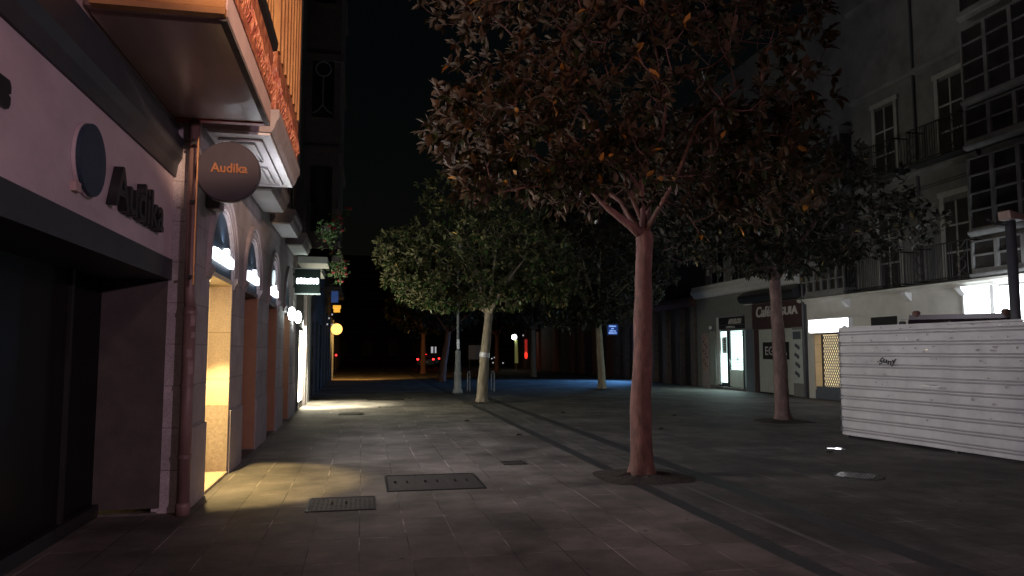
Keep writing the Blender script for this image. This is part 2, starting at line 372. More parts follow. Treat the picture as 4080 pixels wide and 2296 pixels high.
# ------------------------------------------------------------------ covers and bits on the ground
def cover(name, x0, x1, y0, y1, n, label, seams, marks=True):
    t = thing(name, label, 'drain cover', (x0, y0, 0))
    f = MB()
    for a in ((x0, x1, y0, y0 + .025), (x0, x1, y1 - .025, y1), (x0, x0 + .025, y0 + .025, y1 - .025), (x1 - .025, x1, y0 + .025, y1 - .025)):
        f.box(a[0], a[1], a[2], a[3], -.02, .011)
    f.build('frame', M['black'], t)
    wd = (x1 - x0 - .06) / seams
    for i in range(seams):
        a = x0 + .03 + i * wd + .006; b = a + wd - .012
        p = MB().box(a, b, y0 + .03, y1 - .03, -.02, .006)
        if n:
            ny = max(3, int((y1 - y0) / .07))
            nx = max(3, int((b - a) / .045))
            for k in range(nx):
                for j in range(ny):
                    cx_, cy_ = a + (k + .5) * (b - a) / nx, y0 + .03 + (j + .5) * (y1 - y0 - .06) / ny
                    p.box(cx_ - .014, cx_ + .014, cy_ - .022, cy_ + .022, .006, .010)
        pl = p.build('plate', M['cover'], t)
        if marks:
            c_ = (a + b) / 2; yc = (y0 + y1) / 2
            MB().box(c_ - .11, c_ - .08, yc - .06, yc + .06, .0101, .018).build('lifting_bar', M['gloss_iron'], pl)
            MB().box(c_ + .04, c_ + .06, yc - .07, yc + .07, .0101, .018).build('lifting_bar', M['gloss_iron'], pl)
    return t
cover('drain_cover', -.54, .16, 7.82, 8.52, True, 'small patterned iron drain cover on the pavement, nearest the lit doorway', 1)
cover('drain_cover', .30, 1.46, 8.76, 9.86, False, 'wide three plate service cover on the pavement before the big tree', 3)
cover('drain_cover', -.59, .07, 19.5, 20.1, True, 'small far drain cover on the pavement near the lit shop window', 1, False)
cover('drain_cover', .18, 1.41, 25.2, 26.1, False, 'long narrow far service cover on the sidewalk', 2, False)
cover('drain_cover', 2.0, 2.34, 10.5, 10.82, True, 'tiny square valve cover in the paving beside the big tree', 1, False)
t = thing('manhole_cover', 'round polished manhole cover glinting on the plaza before the hoarding', 'manhole cover', (6.28, 8.66, 0))
MB().lathe([(.33, -.01), (.33, .008), (.29, .012)], (6.28, 8.66, 0), 32).build('frame', M['cover'], t)
mb = MB().lathe([(.275, -.01), (.275, .010)], (6.28, 8.66, 0), 32)
for k in range(-4, 5):
    for j in range(-4, 5):
        if math.hypot(k, j) * .058 < .24:
            mb.box(6.28 + k * .058 - .017, 6.28 + k * .058 + .017, 8.66 + j * .058 - .017, 8.66 + j * .058 + .017, .010, .016)
mb.build('lid', M['gloss_iron'], t)
pud = MB(); pts = []
for k in range(20):
    a = 2 * math.pi * k / 20; r = .10 + .03 * math.sin(3 * a) + .03 * math.sin(5 * a + 1)
    pts.append((7.74 + r * 1.25 * math.cos(a), 11.1 + r * math.sin(a), .009 + r * math.sin(a) * .035))
pud.poly(pts)
M['water'] = mat('shallow_water', (.03, .03, .035), None, 3, .04, spec=.9)
tag(pud.build('puddle', M['water']), 'small bright puddle on the plaza close to the hoarding foot', 'puddle')
leafspots = [(1.62, 25.7), (.52, 21.9), (-.05, 19.35), (2.98, 14.1), (7.3, 10.7), (9.65, 9.4), (6.1, 14.6), (7.7, 17.6), (2.4, 17.2), (5.2, 19)]
leafspots = [p for p in leafspots if math.hypot(p[0] - 3.57, p[1] - 9.2) > .3]
for i, (x, y) in enumerate(leafspots):
    a = random.uniform(0, 6.28); s = .085
    u = Vector((math.cos(a), math.sin(a), 0)) * s; v_ = Vector((-math.sin(a), math.cos(a), 0)) * s * .5; p = Vector((x, y, .006))
    up = Vector((0, 0, .03))
    o = MB().add([p - u, p - v_ + up * .8, p + v_ + up, p + u + up * .4, p + Vector((0, 0, .004))], [(0, 1, 4), (0, 4, 2), (1, 3, 4), (4, 3, 2)]).build('fallen_leaf', M['dirtleaf'], None, (x, y, 0))
    tag(o, 'curled dead leaf lying on the dark paving', 'leaf', 'fallen leaves scattered over the paving')

# ------------------------------------------------------------------ building A : shop with the disc logo
A = thing('shop_building', 'mauve fronted shop building with dark recessed window and ochre gallery above', 'building', (-1.95, 5, 0))
FX = -1.95
MB().box(-2.6, FX, -9, 8.05, 3.93, 12).build('wall', M['pinkstone'], A)
cor = MB().prism([(FX - .3, 3.40), (FX + .035, 3.40), (FX + .05, 3.52), (FX + .09, 3.60), (FX + .09, 3.80), (FX + .04, 3.86), (FX + .04, 3.93), (FX - .3, 3.93)], -9, 8.04)
cor.build('cornice', M['slate'], A)
MB().box(-2.2, FX + .012, -9, 8.045, 2.54, 3.40)
fa = MB(); ys = [-9, -6.1, -3.2, -.3, 2.55, 5.12, 8.045]
for p, q in zip(ys, ys[1:]): fa.box(-2.2, FX + .012, p + .003, q - .003, 2.545, 3.395)
fa.build('fascia', M['fascia'], A)
MB().box(-2.2, FX + .004, -9, 8.04, 2.541, 3.398).build('fascia_backing', M['slate'], A)
MB().box(-2.55, FX + .03, -9, 8.045, 2.33, 2.54).build('lintel', M['slate'], A)
# recess : dark glazed front, floor and the far return wall
MB().box(-2.62, -2.56, -9, 8.02, .12, 2.5).build('window', M['unlit'], A)
MB().box(-2.60, -2.5, -9, 8.02, 0, .12).build('sill', M['black'], A)
rw = MB().box(-2.56, FX - .005, 8.02, 8.05, .06, 2.33).build('return_wall', M['darkwall'], A)
MB().box(-2.54, FX - .03, 8.0, 8.05, 0, .02).build('skirting', M['kerb'], A)
for y in (-4, -1, 2, 5, 7.2):
    MB().box(-2.57, -2.53, y - .03, y + .03, .12, 2.5).build('mullion', M['black'], A)
disc = MB().lathe([(.255, 0), (.255, .05)], (FX + .02, 5.60, 2.945), 40, 'x').build('logo_disc', M['navy'], A)
MB().lathe([(.262, 0), (.262, .025)], (FX + .015, 5.60, 2.945), 40, 'x').build('rim', M['fascia'], disc)
MB().box(FX + .012, FX + .05, 5.36, 5.45, 2.68, 2.745).build('bracket', M['pinkstone'], A)
text_mesh('lettering', 'Audika', .46, M['black'], A, (FX + .05, 6.06, 2.73), '+x', .035, .006, 0, 1.40)
MB().prism([(4.05, 2.92), (4.40, 2.92), (4.42, 2.95), (4.42, 2.99), (4.39, 3.0), (4.42, 3.01), (4.42, 3.05), (4.40, 3.08), (4.05, 3.08)], FX + .012, FX + .035, 'x').build('lettering', M['black'], A)
# gallery of building A
ga = MB()
GX = -1.0
g = MB().box(FX, GX, 5.47, 8.02, 4.02, 5.0).build('gallery', M['pinkstone'], A)
MB().box(FX + .02, GX - .055, 5.56, 7.92, 3.995, 4.018).build('soffit', M['soffit'], g)
MB().box(GX - .055, GX - .002, 5.47, 8.02, 3.985, 4.018).build('soffit_border', M['mould_d'], g)
MB().box(FX + .02, GX - .055, 7.93, 8.02, 3.98, 4.018).build('soffit_rail', M['red'], g)
e = MB().box(FX + .06, GX - .012, 5.425, 5.468, 4.062, 9)
e.build('end_panel', M['orange_wood'], g)
MB().prism([(5.385, 4.0), (5.466, 4.0), (5.466, 4.06), (5.405, 4.06), (5.385, 4.04)], FX + .06, GX - .004, 'x').build('end_moulding', M['orange_wood'], g)
MB().add([(FX + .06, 5.42, 4.075), (GX - .50, 5.42, 4.10), (GX - .50, 5.42, 5.0), (FX + .06, 5.42, 5.0)], [(0, 1, 2, 3)]).build('red_board', M['red'], g)
fr = MB()
random.seed(3)
for i in range(64):   # carved foliage band along the gallery front
    y = 5.5 + i * .0394; z = 4.30 + random.uniform(-.02, .06)
    h = random.uniform(.12, .34); d = random.uniform(.012, .05)
    fr.prism([(GX + .002, z), (GX + d * .5, z + .02), (GX + d, z + h * .45), (GX + d * .3, z + h), (GX + .002, z + h)], y, y + .036)
fr.box(GX, GX + .012, 5.47, 8.02, 4.24, 4.78)
fr.build('frieze', M['frieze'], g)
MB().prism([(GX, 4.80), (GX + .05, 4.82), (GX + .06, 4.9), (GX, 4.93)], 5.45, 8.03).build('string_course', M['black'], g)
bd = MB()
k = 0; y = 5.48
while y < 7.98:
    bd.box(GX - .04, GX + (.012 if k % 2 else .0), y, min(y + .1, 8.0), 5.0, 10); y += .104; k += 1
bd.build('boards', M['boards'], g)
# hanging disc sign
S = thing('hanging_sign', 'round charcoal sign with orange lettering hung out from the wall', 'sign', (-1.72, 7.93, 3.44))
MB().lathe([(.305, -.045), (.312, -.03), (.312, .03), (.305, .045)], (-1.385, 7.93, 3.445), 56, 'y').build('disc', M['sign_disc'], S)
MB().lathe([(.318, -.02), (.318, .02)], (-1.385, 7.93, 3.445), 56, 'y').build('rim', M['postgrey'], S)
text_mesh('lettering', 'Audika', .135, M['gold'], S, (-1.55, 7.88, 3.435), '-y', .006, .003, 0, .36)
MB().box(-1.745, -1.685, 7.93, 8.02, 3.24, 3.66).build('wall_plate', M['navy'], S)
for z in (3.36, 3.49): MB().box(-1.70, -1.655, 7.92, 7.95, z, z + .04).build('bracket', M['navy'], S)
# pipes
P = thing('drainpipe', 'thick rust brown drainpipe with torn stickers at the corner of the arcade', 'drainpipe', (-1.70, 7.97, 0))
MB().tube([(-1.715, 7.955, .10), (-1.715, 7.955, 2.05)], .062, 16).build('pipe', M['rust'], P, smooth=True)
MB().tube([(-1.715, 7.955, 2.05), (-1.73, 7.965, 2.2), (-1.735, 7.97, 4.0)], [.058, .052, .052], 14).build('upper_pipe', M['rust'], P, smooth=True)
MB().lathe([(.072, 0), (.074, .08), (.077, .1), (.064, .12)], (-1.715, 7.955, 0), 18).build('shoe', M['rust'], P, smooth=True)
for z in (.55, 1.25, 1.98): MB().lathe([(.070, 0), (.070, .035)], (-1.715, 7.955, z), 18).build('collar', M['rust'], P)
for z, h, a0 in ((1.86, .11, -70), (1.55, .08, -95), (1.38, .13, -80), (1.74, .06, -60)):
    s_ = MB(); vs = []
    for i in range(7):
        a = R(a0 + i * 8)
        vs += [(-1.715 + 0.0645 * math.cos(a), 7.955 + 0.0645 * math.sin(a), z), (-1.715 + 0.0645 * math.cos(a), 7.955 + 0.0645 * math.sin(a), z + h)]
    s_.add(vs, [(2 * i, 2 * i + 2, 2 * i + 3, 2 * i + 1) for i in range(6)]).build('sticker', M['sticker'], P)
Cc = thing('conduit', 'thin coppery conduit tube running down beside the disc sign', 'conduit', (-1.66, 7.83, 2.27))
MB().tube([(-1.668, 7.83, 2.27), (-1.668, 7.83, 3.78)], .011, 8).build('tube', M['copper'], Cc)
for z in (2.34, 3.1, 3.7): MB().box(-1.73, -1.66, 7.83, 7.86, z, z + .025).build('clip', M['black'], Cc)

# ------------------------------------------------------------------ building B : stone arcade
B = thing('arcade_building', 'stone arcade building with round arched shop doors and lit white signs', 'building', (-1.73, 14, 0))
BX = -1.73
arches = [(8.96, 10.50), (11.55, 12.98), (14.42, 15.84), (17.2, 18.6)]
ZT = 4.02; ZA = 3.36
wl = MB(); ra = MB()
def quad(mb, y0, za0, y1, za1): mb.add([(BX, y0, za0), (BX, y1, za1), (BX, y1, ZT), (BX, y0, ZT)], [(0, 1, 2, 3)])
edges = [8.05] + [e for a in arches for e in a] + [20.2]
for i in range(0, len(edges), 2):
    wl.add([(BX, edges[i], 0), (BX, edges[i + 1], 0), (BX, edges[i + 1], ZT), (BX, edges[i], ZT)], [(0, 1, 2, 3)])
for (a, b) in arches:
    c = (a + b) / 2; r = (b - a) / 2; zs = ZA - r; n = 20
    arc = [(c - r * math.cos(math.pi * k / n), zs + r * math.sin(math.pi * k / n)) for k in range(n + 1)]
    for p, q in zip(arc, arc[1:]): quad(wl, p[0], p[1], q[0], q[1])
    prof = [(a, 0)] + arc + [(b, 0)]
    vs = [(BX, y, z) for y, z in prof] + [(BX - .34, y, z) for y, z in prof]; m_ = len(prof)
    wl.add(vs, [(i, i + 1, m_ + i + 1, m_ + i) for i in range(m_ - 1)])
wl.add([(BX, 8.05, 0), (BX - .3, 8.05, 0), (BX - .3, 8.05, ZT), (BX, 8.05, ZT)], [(0, 1, 2, 3)])
wl.box(-2.6, BX - .004, 8.06, 20.2, ZT + .002, 13)
wl.build('wall', M['stone'], B)
for (a, b) in arches:      # reeded archivolts and imposts
    c = (a + b) / 2; r = (b - a) / 2; zs = ZA - r; v = MB()
    for r0, r1, d in ((r + .015, r + .07, .02), (r + .09, r + .14, .03), (r + .16, r + .235, .045)):
        n = 24; vs = []; fs = []
        for k in range(n + 1):
            t_ = math.pi * k / n; cy_, sz = -math.cos(t_), math.sin(t_)
            vs += [(BX, c + cy_ * r0, zs + sz * r0), (BX + d, c + cy_ * (r0 + .01), zs + sz * (r0 + .01)), (BX + d, c + cy_ * (r1 - .01), zs + sz * (r1 - .01)), (BX, c + cy_ * r1, zs + sz * r1)]
        for k in range(n):
            for j in range(3): fs.append((4 * k + j, 4 * k + j + 1, 4 * k + j + 5, 4 * k + j + 4))
        v.add(vs, fs)
    v.build('archivolt', M['mould'], B)
    for s0, s1 in ((a - .26, a - .012), (b + .012, b + .26)):
        MB().prism([(BX, zs - .16), (BX + .02, zs - .15), (BX + .035, zs - .09), (BX + .06, zs - .06), (BX + .06, zs - .012), (BX, zs - .004)], s0, s1).build('impost', M['mould'], B)
for i in range(0, len(edges), 2):
    MB().box(BX, BX + .022, edges[i] + (.01 if i else .12), edges[i + 1] - .01, 0, .82).build('plinth', M['mould'], B)
# doors
def tympanum(i, lit):
    a, b = arches[i]; c = (a + b) / 2; r = (b - a) / 2 - .012; zs = ZA - r - .012
    arc = [(c - r * math.cos(math.pi * k / 18), zs + r * math.sin(math.pi * k / 18)) for k in range(19)]
    pn = MB().prism([(a + .012, 2.56)] + [p for p in arc] + [(b - .012, 2.56)], BX - .08, BX - .03, 'x').build('tympanum', M['navy'], B)
    if lit:
        s = MB(); y = a + .10; hs = [.13, .14, .135, .15, .13, .22, .14, .13]; wv = (b - a - .2) / len(hs)
        for k, h in enumerate(hs):
            x0, y0, y1 = BX - .028, y + k * wv + .002, y + (k + 1) * wv - .002
            z0, z1 = 2.70, 2.70 + h
            q = .03
            s.prism([(y0, z0 + q), (y0 + q, z0), (y1 - q, z0), (y1, z0 + q), (y1, z1 - q), (y1 - q, z1), (y0 + q, z1), (y0, z1 - q)], x0, x0 + .05, 'x')
        s.build('lettering', G_letters, pn)
    return pn
for i in range(3):
    tympanum(i, True)
    c = sum(arches[i]) / 2
    lamp('AREA', 'sign_wash', (BX + .13, c, 2.80), 66, (.95, .93, 1.0), 1.15, (BX + 3, c, 2.8), sy=.2, spread=158)
    lamp('AREA', 'sign_uplight', (BX + .25, c, 3.0), 5 if i == 0 else 2, (.95, .93, 1.0), 1.0, (BX + .33, c + .25, 4), sy=.12)
tympanum(3, False)
a, b = arches[2]
MB().lathe([(.15, 0), (.15, .03)], (BX - .028, 15.2, 3.06), 24, 'x').build('logo', G_logo, B)
# door 1 : lit, glass set back, warm lobby behind
a, b = arches[0]
MB().box(BX - .62, BX - .02, a + .01, b - .01, 2.50, 2.56).build('door_head', M['cream'], B)
MB().box(BX - .33, BX - .005, b - .035, b - .002, .90, 2.50).build('door_jamb', M['cream'], B)
MB().box(BX - .33, BX - .002, b - .045, b - .002, .03, .90).build('jamb_base', M['granite'], B)
MB().box(BX - .33, BX + .012, a + .002, b - .046, 0, .035).build('threshold', M['cream'], B)
dr = MB()
for y0, y1, z0, z1 in ((a + .01, a + .07, .04, 2.48), (b - .11, b - .05, .04, 2.48), (a + .07, b - .11, .04, .16), (a + .07, b - .11, 2.36, 2.48), (a + .72, a + .78, .16, 2.36)):
    dr.box(BX - .36, BX - .32, y0, y1, z0, z1)
d1 = dr.build('door', M['brownwood'], B)
MB().box(BX - .345, BX - .335, a + .07, b - .11, .16, 2.36).build('pane', G_warm, d1)
MB().tube([(BX - .29, a + .86, .95), (BX - .29, a + .86, 1.35)], .012, 8).build('handle', M['copper'], d1)
MB().box(BX - .33, BX - .30, b - .048, b - .025 - .0, .05, 2.46).build('led_strip', G_warmstrip, B)
MB().lathe([(.05, 0), (.05, .02)], (BX - .2, 9.75, 2.475), 16).build('downlight', G_warmstrip, B)
lamp('SPOT', 'door_downlight', (BX - .2, 9.75, 2.46), 520, (1.0, .72, .30), .03, (BX + .04, 9.75, 0), 72, .3)
lamp('AREA', 'door_glow', (BX - .29, 9.7, 1.3), 7, (1.0, .72, .34), 1.0, (BX + 2, 10.3, 1.2), sy=2.0)
# doors 2-4 : closed brown shutters behind the arches
for i in (1, 2, 3):
    a, b = arches[i]
    MB().box(BX - .31, BX - .005, b - .04, b - .002, .02, 2.49).build('door_jamb', M['amberjamb'], B)
    s = MB().box(BX - .335, BX - .32, a + .005, b - .042, .02, 2.5)
    for k in range(24): s.box(BX - .32, BX - .312, a + .02, b - .05, .06 + k * .1, .06 + k * .1 + .075)
    s.build('shutter', M['brownwood'], B)
    MB().box(BX - .33, BX - .01, a + .01, b - .01, 2.5, 2.56).build('door_head', M['mould_d'], B)
# horn alarm, balconies, upper enclosed gallery
MB().prism([(8.58, 3.18), (8.80, 3.18), (8.80, 3.42), (8.58, 3.42)], BX, BX + .16, 'x').build('alarm_box', M['mould_d'], B, bevel=.02)
def slab(y0, y1, x1, panels, mpanel, medge, z=4.02, th=.26):
    p = MB().prism([(BX, z), (x1 - .03, z), (x1, z + .05), (x1 + .02, z + .12), (x1 + .05, z + .17), (x1 + .05, z + th), (BX, z + th)], y0, y1).build('balcony', medge, B)
    w_ = x1 - BX
    MB().box(BX + .03, x1 - .045, y0 + .03, y1 - .03, z - .03, z - .002).build('soffit', mpanel, p)
    if panels:
        q = MB(); fx0, fx1 = BX + .12, x1 - .17; fy0, fy1 = y0 + .22, y1 - .22; zz = z - .032
        def bar(x0, y0_, x1_, y1_, wd=.032):
            d = Vector((x1_ - x0, y1_ - y0_, 0)).normalized(); nrm = Vector((-d.y, d.x, 0)) * wd / 2
            pts = [(x0 - nrm.x, y0_ - nrm.y), (x1_ - nrm.x, y1_ - nrm.y), (x1_ + nrm.x, y1_ + nrm.y), (x0 + nrm.x, y0_ + nrm.y)]
            q.prism(pts, zz - .028, zz, 'z')
        bar(fx0, fy0, fx1, fy0); bar(fx0, fy1, fx1, fy1); bar(fx0, fy0, fx0, fy1); bar(fx1, fy0, fx1, fy1)
        i0, i1 = fx0 + .10, fx1 - .10; cy_ = (fy0 + fy1) / 2
        bar(i0, fy0 + .14, i1, fy0 + .14); bar(i1, fy0 + .14, i1, cy_ - .2); bar(i0, fy0 + .14, i0, cy_ - .2); bar(i0, cy_ - .2, i1, cy_ - .2)
        bar(i1, cy_ - .2, (i0 + i1) / 2 + .1, cy_ - .48); bar(i0, cy_ - .2, (i0 + i1) / 2 - .1, cy_ - .48)
        bar(i0, cy_ + .14, i0, fy1 - .14); bar(i0 + .17, cy_ + .14, i0 + .17, fy1 - .14); bar(i1, cy_ + .14, i1, fy1 - .14); bar(i0, cy_ + .14, i1, cy_ + .14)
        q.build('soffit_moulding', M['white_wood'], p)
    return p
slab(8.36, 11.08, -1.0, True, M['white_wood'], M['mould'])
mg = MB(); k = 0; y = 8.36
while y < 11.05:
    mg.box(BX, -.985 + (.02 if k % 3 == 0 else 0), y, min(y + .115, 11.06), 4.95, 10.5); y += .12; k += 1
mgo = mg.build('timber_gallery', M['boards'], B)
fr = MB()
for i in range(66):
    y = 8.4 + i * .04; z = 4.40 + random.uniform(-.03, .05); h = random.uniform(.1, .35); d = random.uniform(.01, .045)
    fr.prism([(-.985, z), (-.985 + d, z + h * .4), (-.985, z + h)], y, y + .036)
fr.box(BX, -.985, 8.36, 11.06, 4.285, 4.945)
fr.build('carved_apron', M['frieze'], mgo)
for y0, y1 in ((11.32, 13.12), (14.25, 16.02), (17.1, 18.85)):
    s = slab(y0, y1, -1.33, False, M['pale'], M['mould_d'])
    r_ = MB(); yy = y0 + .06
    while yy < y1 - .03: r_.box(-1.345, -1.325, yy, yy + .02, 4.29, 5.22); yy += .11
    r_.box(-1.355, -1.315, y0 + .03, y1 - .03, 5.22, 5.26); r_.build('railing', M['iron'], s)
    wf = MB().box(BX - .002, BX + .03, y0 + .3, y1 - .3, 4.29, 6.7).build('window', M['glassdark'], B)
    MB().box(BX, BX + .06, y0 + .2, y0 + .3, 4.29, 6.85).box(BX, BX + .06, y1 - .3, y1 - .2, 4.29, 6.85).box(BX, BX + .07, y0 + .15, y1 - .15, 6.86, 7.0).build('window_frame', M['mould_d'], wf)

# ------------------------------------------------------------------ building C : darker house farther along
CX = -1.76
C = thing('house', 'dark stone house with tall bay window and bright glazed shop entrance', 'building', (CX, 24, 0))
ops = [(21.30, 22.80), (26.6, 28.0), (29.2, 30.6), (31.8, 33.2)]
ed = [20.2] + [e for o_ in ops for e in o_] + [34.4]
cw = MB()
for i in range(0, len(ed), 2): cw.box(-2.5, CX, ed[i] + .002, ed[i + 1], 0, 3.9)
for (a, b) in ops: cw.box(-2.5, CX, a, b, 2.75, 3.9)
cw.box(-2.5, CX, 20.202, 34.4, 3.902, 16)
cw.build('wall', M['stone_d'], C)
a, b = ops[0]
en = MB()
for y0, y1 in ((a + .0, a + .09), (b - .09, b - .0), (a + .68, a + .76)): en.box(CX - .02, CX + .035, y0, y1, .0, 2.74)
en.box(CX - .02, CX + .035, a + .09, b - .09, 2.2, 2.3).box(CX - .02, CX + .035, a + .09, b - .09, 0, .22)
eo = en.build('entrance_frame', M['black'], C)
MB().box(CX - .02, CX + .028, a + .09, a + .68, .22, 2.2).box(CX - .02, CX + .028, a + .76, b - .09, .22, 2.2).build('pane', G_slit, eo)
MB().box(CX, CX + .07, 24.3, 25.3, 0, 3.5).build('pilaster', M['frame_w'], C)
MB().box(CX, CX + .10, 23.0, 23.5, 0, 3.5).build('pilaster', M['mould'], C)
for (a, b) in ops[1:]:
    o_ = MB().box(CX - .2, CX - .15, a, b, 0, 2.75).build('shop_window', M['glassdark'], C)
    MB().box(CX - .15, CX - .06, a, a + .08, 0, 2.75).box(CX - .15, CX - .06, b - .08, b, 0, 2.75).build('frame', M['pier'], o_)
for y in (17.55, 19.25):  # globe forms stand in for two lit letter shapes on the wall
    g_ = thing('lit_wall_shape', 'rounded white lit shape on the wall beside the green projecting sign, %s' % ('nearer the arcade' if y < 18 else 'nearer the bright entrance'), 'wall lamp', (CX, y, 2.5), 'lit shapes on the facade')
    gl = MB().lathe([(.02, -.15), (.06, -.12), (.085, 0), (.06, .12), (.02, .15)], (-1.60, y, 2.47), 20).build('globe', G_wallshape, g_, smooth=True)
    MB().tube([(BX, y, 2.63), (-1.60, y, 2.63)], .014, 8).build('bracket', M['iron'], g_)
lamp('SPOT', 'entrance_downlight', (CX + .14, 22.6, 2.7), 2200, (1.0, .93, .68), .05, (CX + .55, 23.2, 0), 80, .6)
lamp('AREA', 'entrance_glow', (CX + .08, 21.9, 1.4), 75, (1.0, .93, .70), 1.2, (3, 22.9, 2.2), sy=2.0)
lamp('AREA', 'wall_shape_glow', (-1.35, 18.4, 2.6), 45, (.85, 1.0, .82), .6, (3, 21, 3.4), sy=.5)
# projecting box sign
S2 = thing('box_sign', 'dark green projecting box sign with glowing white letters', 'sign', (-1.7, 20.4, 3.4))
BY = 19.0
MB().box(-1.68, -1.07, BY, BY + .14, 3.06, 3.66).build('box', M['greenblack'], S2, bevel=.01)
MB().box(-1.70, -1.05, BY - .01, BY + .15, 3.03, 3.058).build('trim', M['lamp_iron'], S2)
MB().box(-1.70, -1.05, BY - .01, BY + .15, 3.662, 3.68).build('trim', M['lamp_iron'], S2)
for z in (3.2, 3.5): MB().box(-1.73, -1.682, BY + .04, BY + .1, z, z + .06).build('bracket', M['iron'], S2)
s = MB(); x = -1.66
for k, h in enumerate((.14, .15, .145, .13, .15, .14, .15)):
    x0, x1, z0 = x + .02 + k * .077, x + .02 + k * .077 + .075, 3.29
    s.prism([(x0, z0 + .025), (x0 + .02, z0), (x1 - .02, z0), (x1, z0 + .025), (x1, z0 + h - .025), (x1 - .02, z0 + h), (x0 + .02, z0 + h), (x0, z0 + h - .025)], BY - .02, BY - .002)
s.build('lettering', G_letters, S2)
# bay window tower of C
bay = MB(); x1 = -.78
bay.box(CX, x1, 22.0, 26.5, 4.6, 16)
for z in (4.6, 7.4, 10.2, 13.0): bay.box(CX, x1 + .08, 21.92, 26.58, z, z + .22)
by = bay.build('bay_window', M['mould_d'], C)
for z in (5.1, 8.5, 12.0):
    f = MB().box(CX + .18, x1 - .18, 21.955, 21.995, z, z + 1.9).build('bay_pane', M['glassdark'], by)
    if z != 8.5: continue
    v = MB()
    n = 24; r0, r1 = .20, .235; cxm = (CX + x1) / 2
    vs = []; fs = []
    for k in range(n):
        a = 2 * math.pi * k / n
        for r_, yy in ((r0, 21.93), (r1, 21.93), (r1, 21.955), (r0, 21.955)): vs.append((cxm + r_ * math.cos(a), yy, z + 1.45 + r_ * math.sin(a)))
    for k in range(n):
        for j in range(4): fs.append((4 * k + j, 4 * k + (j + 1) % 4, 4 * ((k + 1) % n) + (j + 1) % 4, 4 * ((k + 1) % n) + j))
    v.add(vs, fs); v.box(cxm - .018, cxm + .018, 21.93, 21.952, z + .35, z + 1.22)
    v.tube([(cxm, 21.94, z + .36), (cxm + .15, 21.94, z + .18), (cxm + .28, 21.94, z + .10)], .02, 6); v.tube([(cxm, 21.94, z + .36), (cxm - .15, 21.94, z + .18), (cxm - .28, 21.94, z + .10)], .02, 6)
    v.build('bay_ornament', M['lamp_iron'], f)
MB().box(CX, -.98, 20.6, 21.9, 4.0, 4.18).build('balcony', M['pale'], C)
MB().box(CX, -1.2, 22.0, 24.0, 3.9, 4.1).build('balcony', M['pale'], C)

# ------------------------------------------------------------------ building D : far end of the row
DX = -1.82
D = thing('corner_house', 'dim corner house at the far end of the arcade row', 'building', (DX, 40, 0))
dw = MB()
dws = [34.4, 35.6, 37.0, 38.2, 39.6, 40.8, 42.0, 46.0]
for i in range(0, len(dws), 2): dw.box(-3, DX, dws[i] + .002, dws[i + 1], 0, 3.6)
dw.box(-3, DX, 34.402, 46, 3.602, 15)
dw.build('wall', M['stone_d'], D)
for a, b in ((35.6, 37.0), (38.2, 39.6), (40.8, 42.0)):
    MB().box(DX - .25, DX - .2, a, b, 0, 3.6).build('shop_window', M['glassdark'], D)
for y in (35.3, 38.0, 40.6, 43.2, 45.6): MB().box(DX, DX + .12, y - .18, y + .18, 0, 3.5).build('pilaster', M['pier'], D)
for y0, y1 in ((35, 37.5), (38.5, 41)): MB().box(DX, DX + .8, y0, y1, 4.4, 4.62).build('balcony', M['mould_d'], D)
DL = thing('wall_lamp', 'amber round lamp glowing on an arm at the dark corner house', 'wall lamp', (DX, 42.4, 2.8))
MB().lathe([(.06, -.31), (.22, -.22), (.31, 0), (.22, .22), (.06, .31)], (-1.42, 42.0, 2.86), 24, 'y').build('globe', G_amber, DL, smooth=True)
MB().tube([(DX, 42.05, 3.25), (-1.42, 42.0, 3.25), (-1.42, 42.0, 3.1)], .02, 8).build('arm', M['iron'], DL)
lamp('SPOT', 'amber_pool', (-1.1, 42.3, 3.3), 1500, (1.0, .5, .12), .1, (-.2, 47.5, 0), 95, .7)
AB = thing('light_box', 'amber lit box lantern high above the round amber lamp', 'light box', (-1.5, 43, 4))
MB().box(-1.62, -1.28, 42.4, 42.7, 3.82, 4.02).build('box', G_amber2, AB); MB().box(-1.66, -1.24, 42.36, 42.74, 4.022, 4.2).build('hood', G_amber2, AB)
MB().box(DX, -1.66, 42.5, 42.56, 4.05, 4.1).build('bracket', M['iron'], AB)
for i, (x, y, z) in enumerate(((-1.58, 36, 3.15), (-1.5, 37.5, 3.4), (-1.55, 39, 2.95), (-1.6, 34.8, 2.82))):
    l_ = thing('spot_lamp', 'tiny white spot lamp on the dark house front', 'spot lamp', (DX, y, z), 'tiny lamps along the dark house front')
    MB().lathe([(.02, 0), (.035, .03), (.035, .08)], (x, y, z), 10).build('bulb', G_dim, l_)
    MB().tube([(DX, y, z + .08), (x, y, z + .08)], .01, 6).build('arm', M['iron'], l_)

BL = thing('blue_sign', 'small dim blue lit sign under the red geranium basket', 'sign', (CX, 30, 3.9))
MB().box(-1.25, -.98, 30, 30.1, 3.55, 4.0).build('panel', glow('blue_glow_sign', (.08, .2, .7), .12), BL); MB().box(CX, -.95, 29.98, 30.12, 4.052, 4.1).build('cap', M['iron'], BL)
lamp('SPOT', 'blue_wall_wash', (-.9, 27.5, 3.6), 14, (.3, .45, 1.0), .1, (-1.8, 28.6, 1.5), 80, .6)
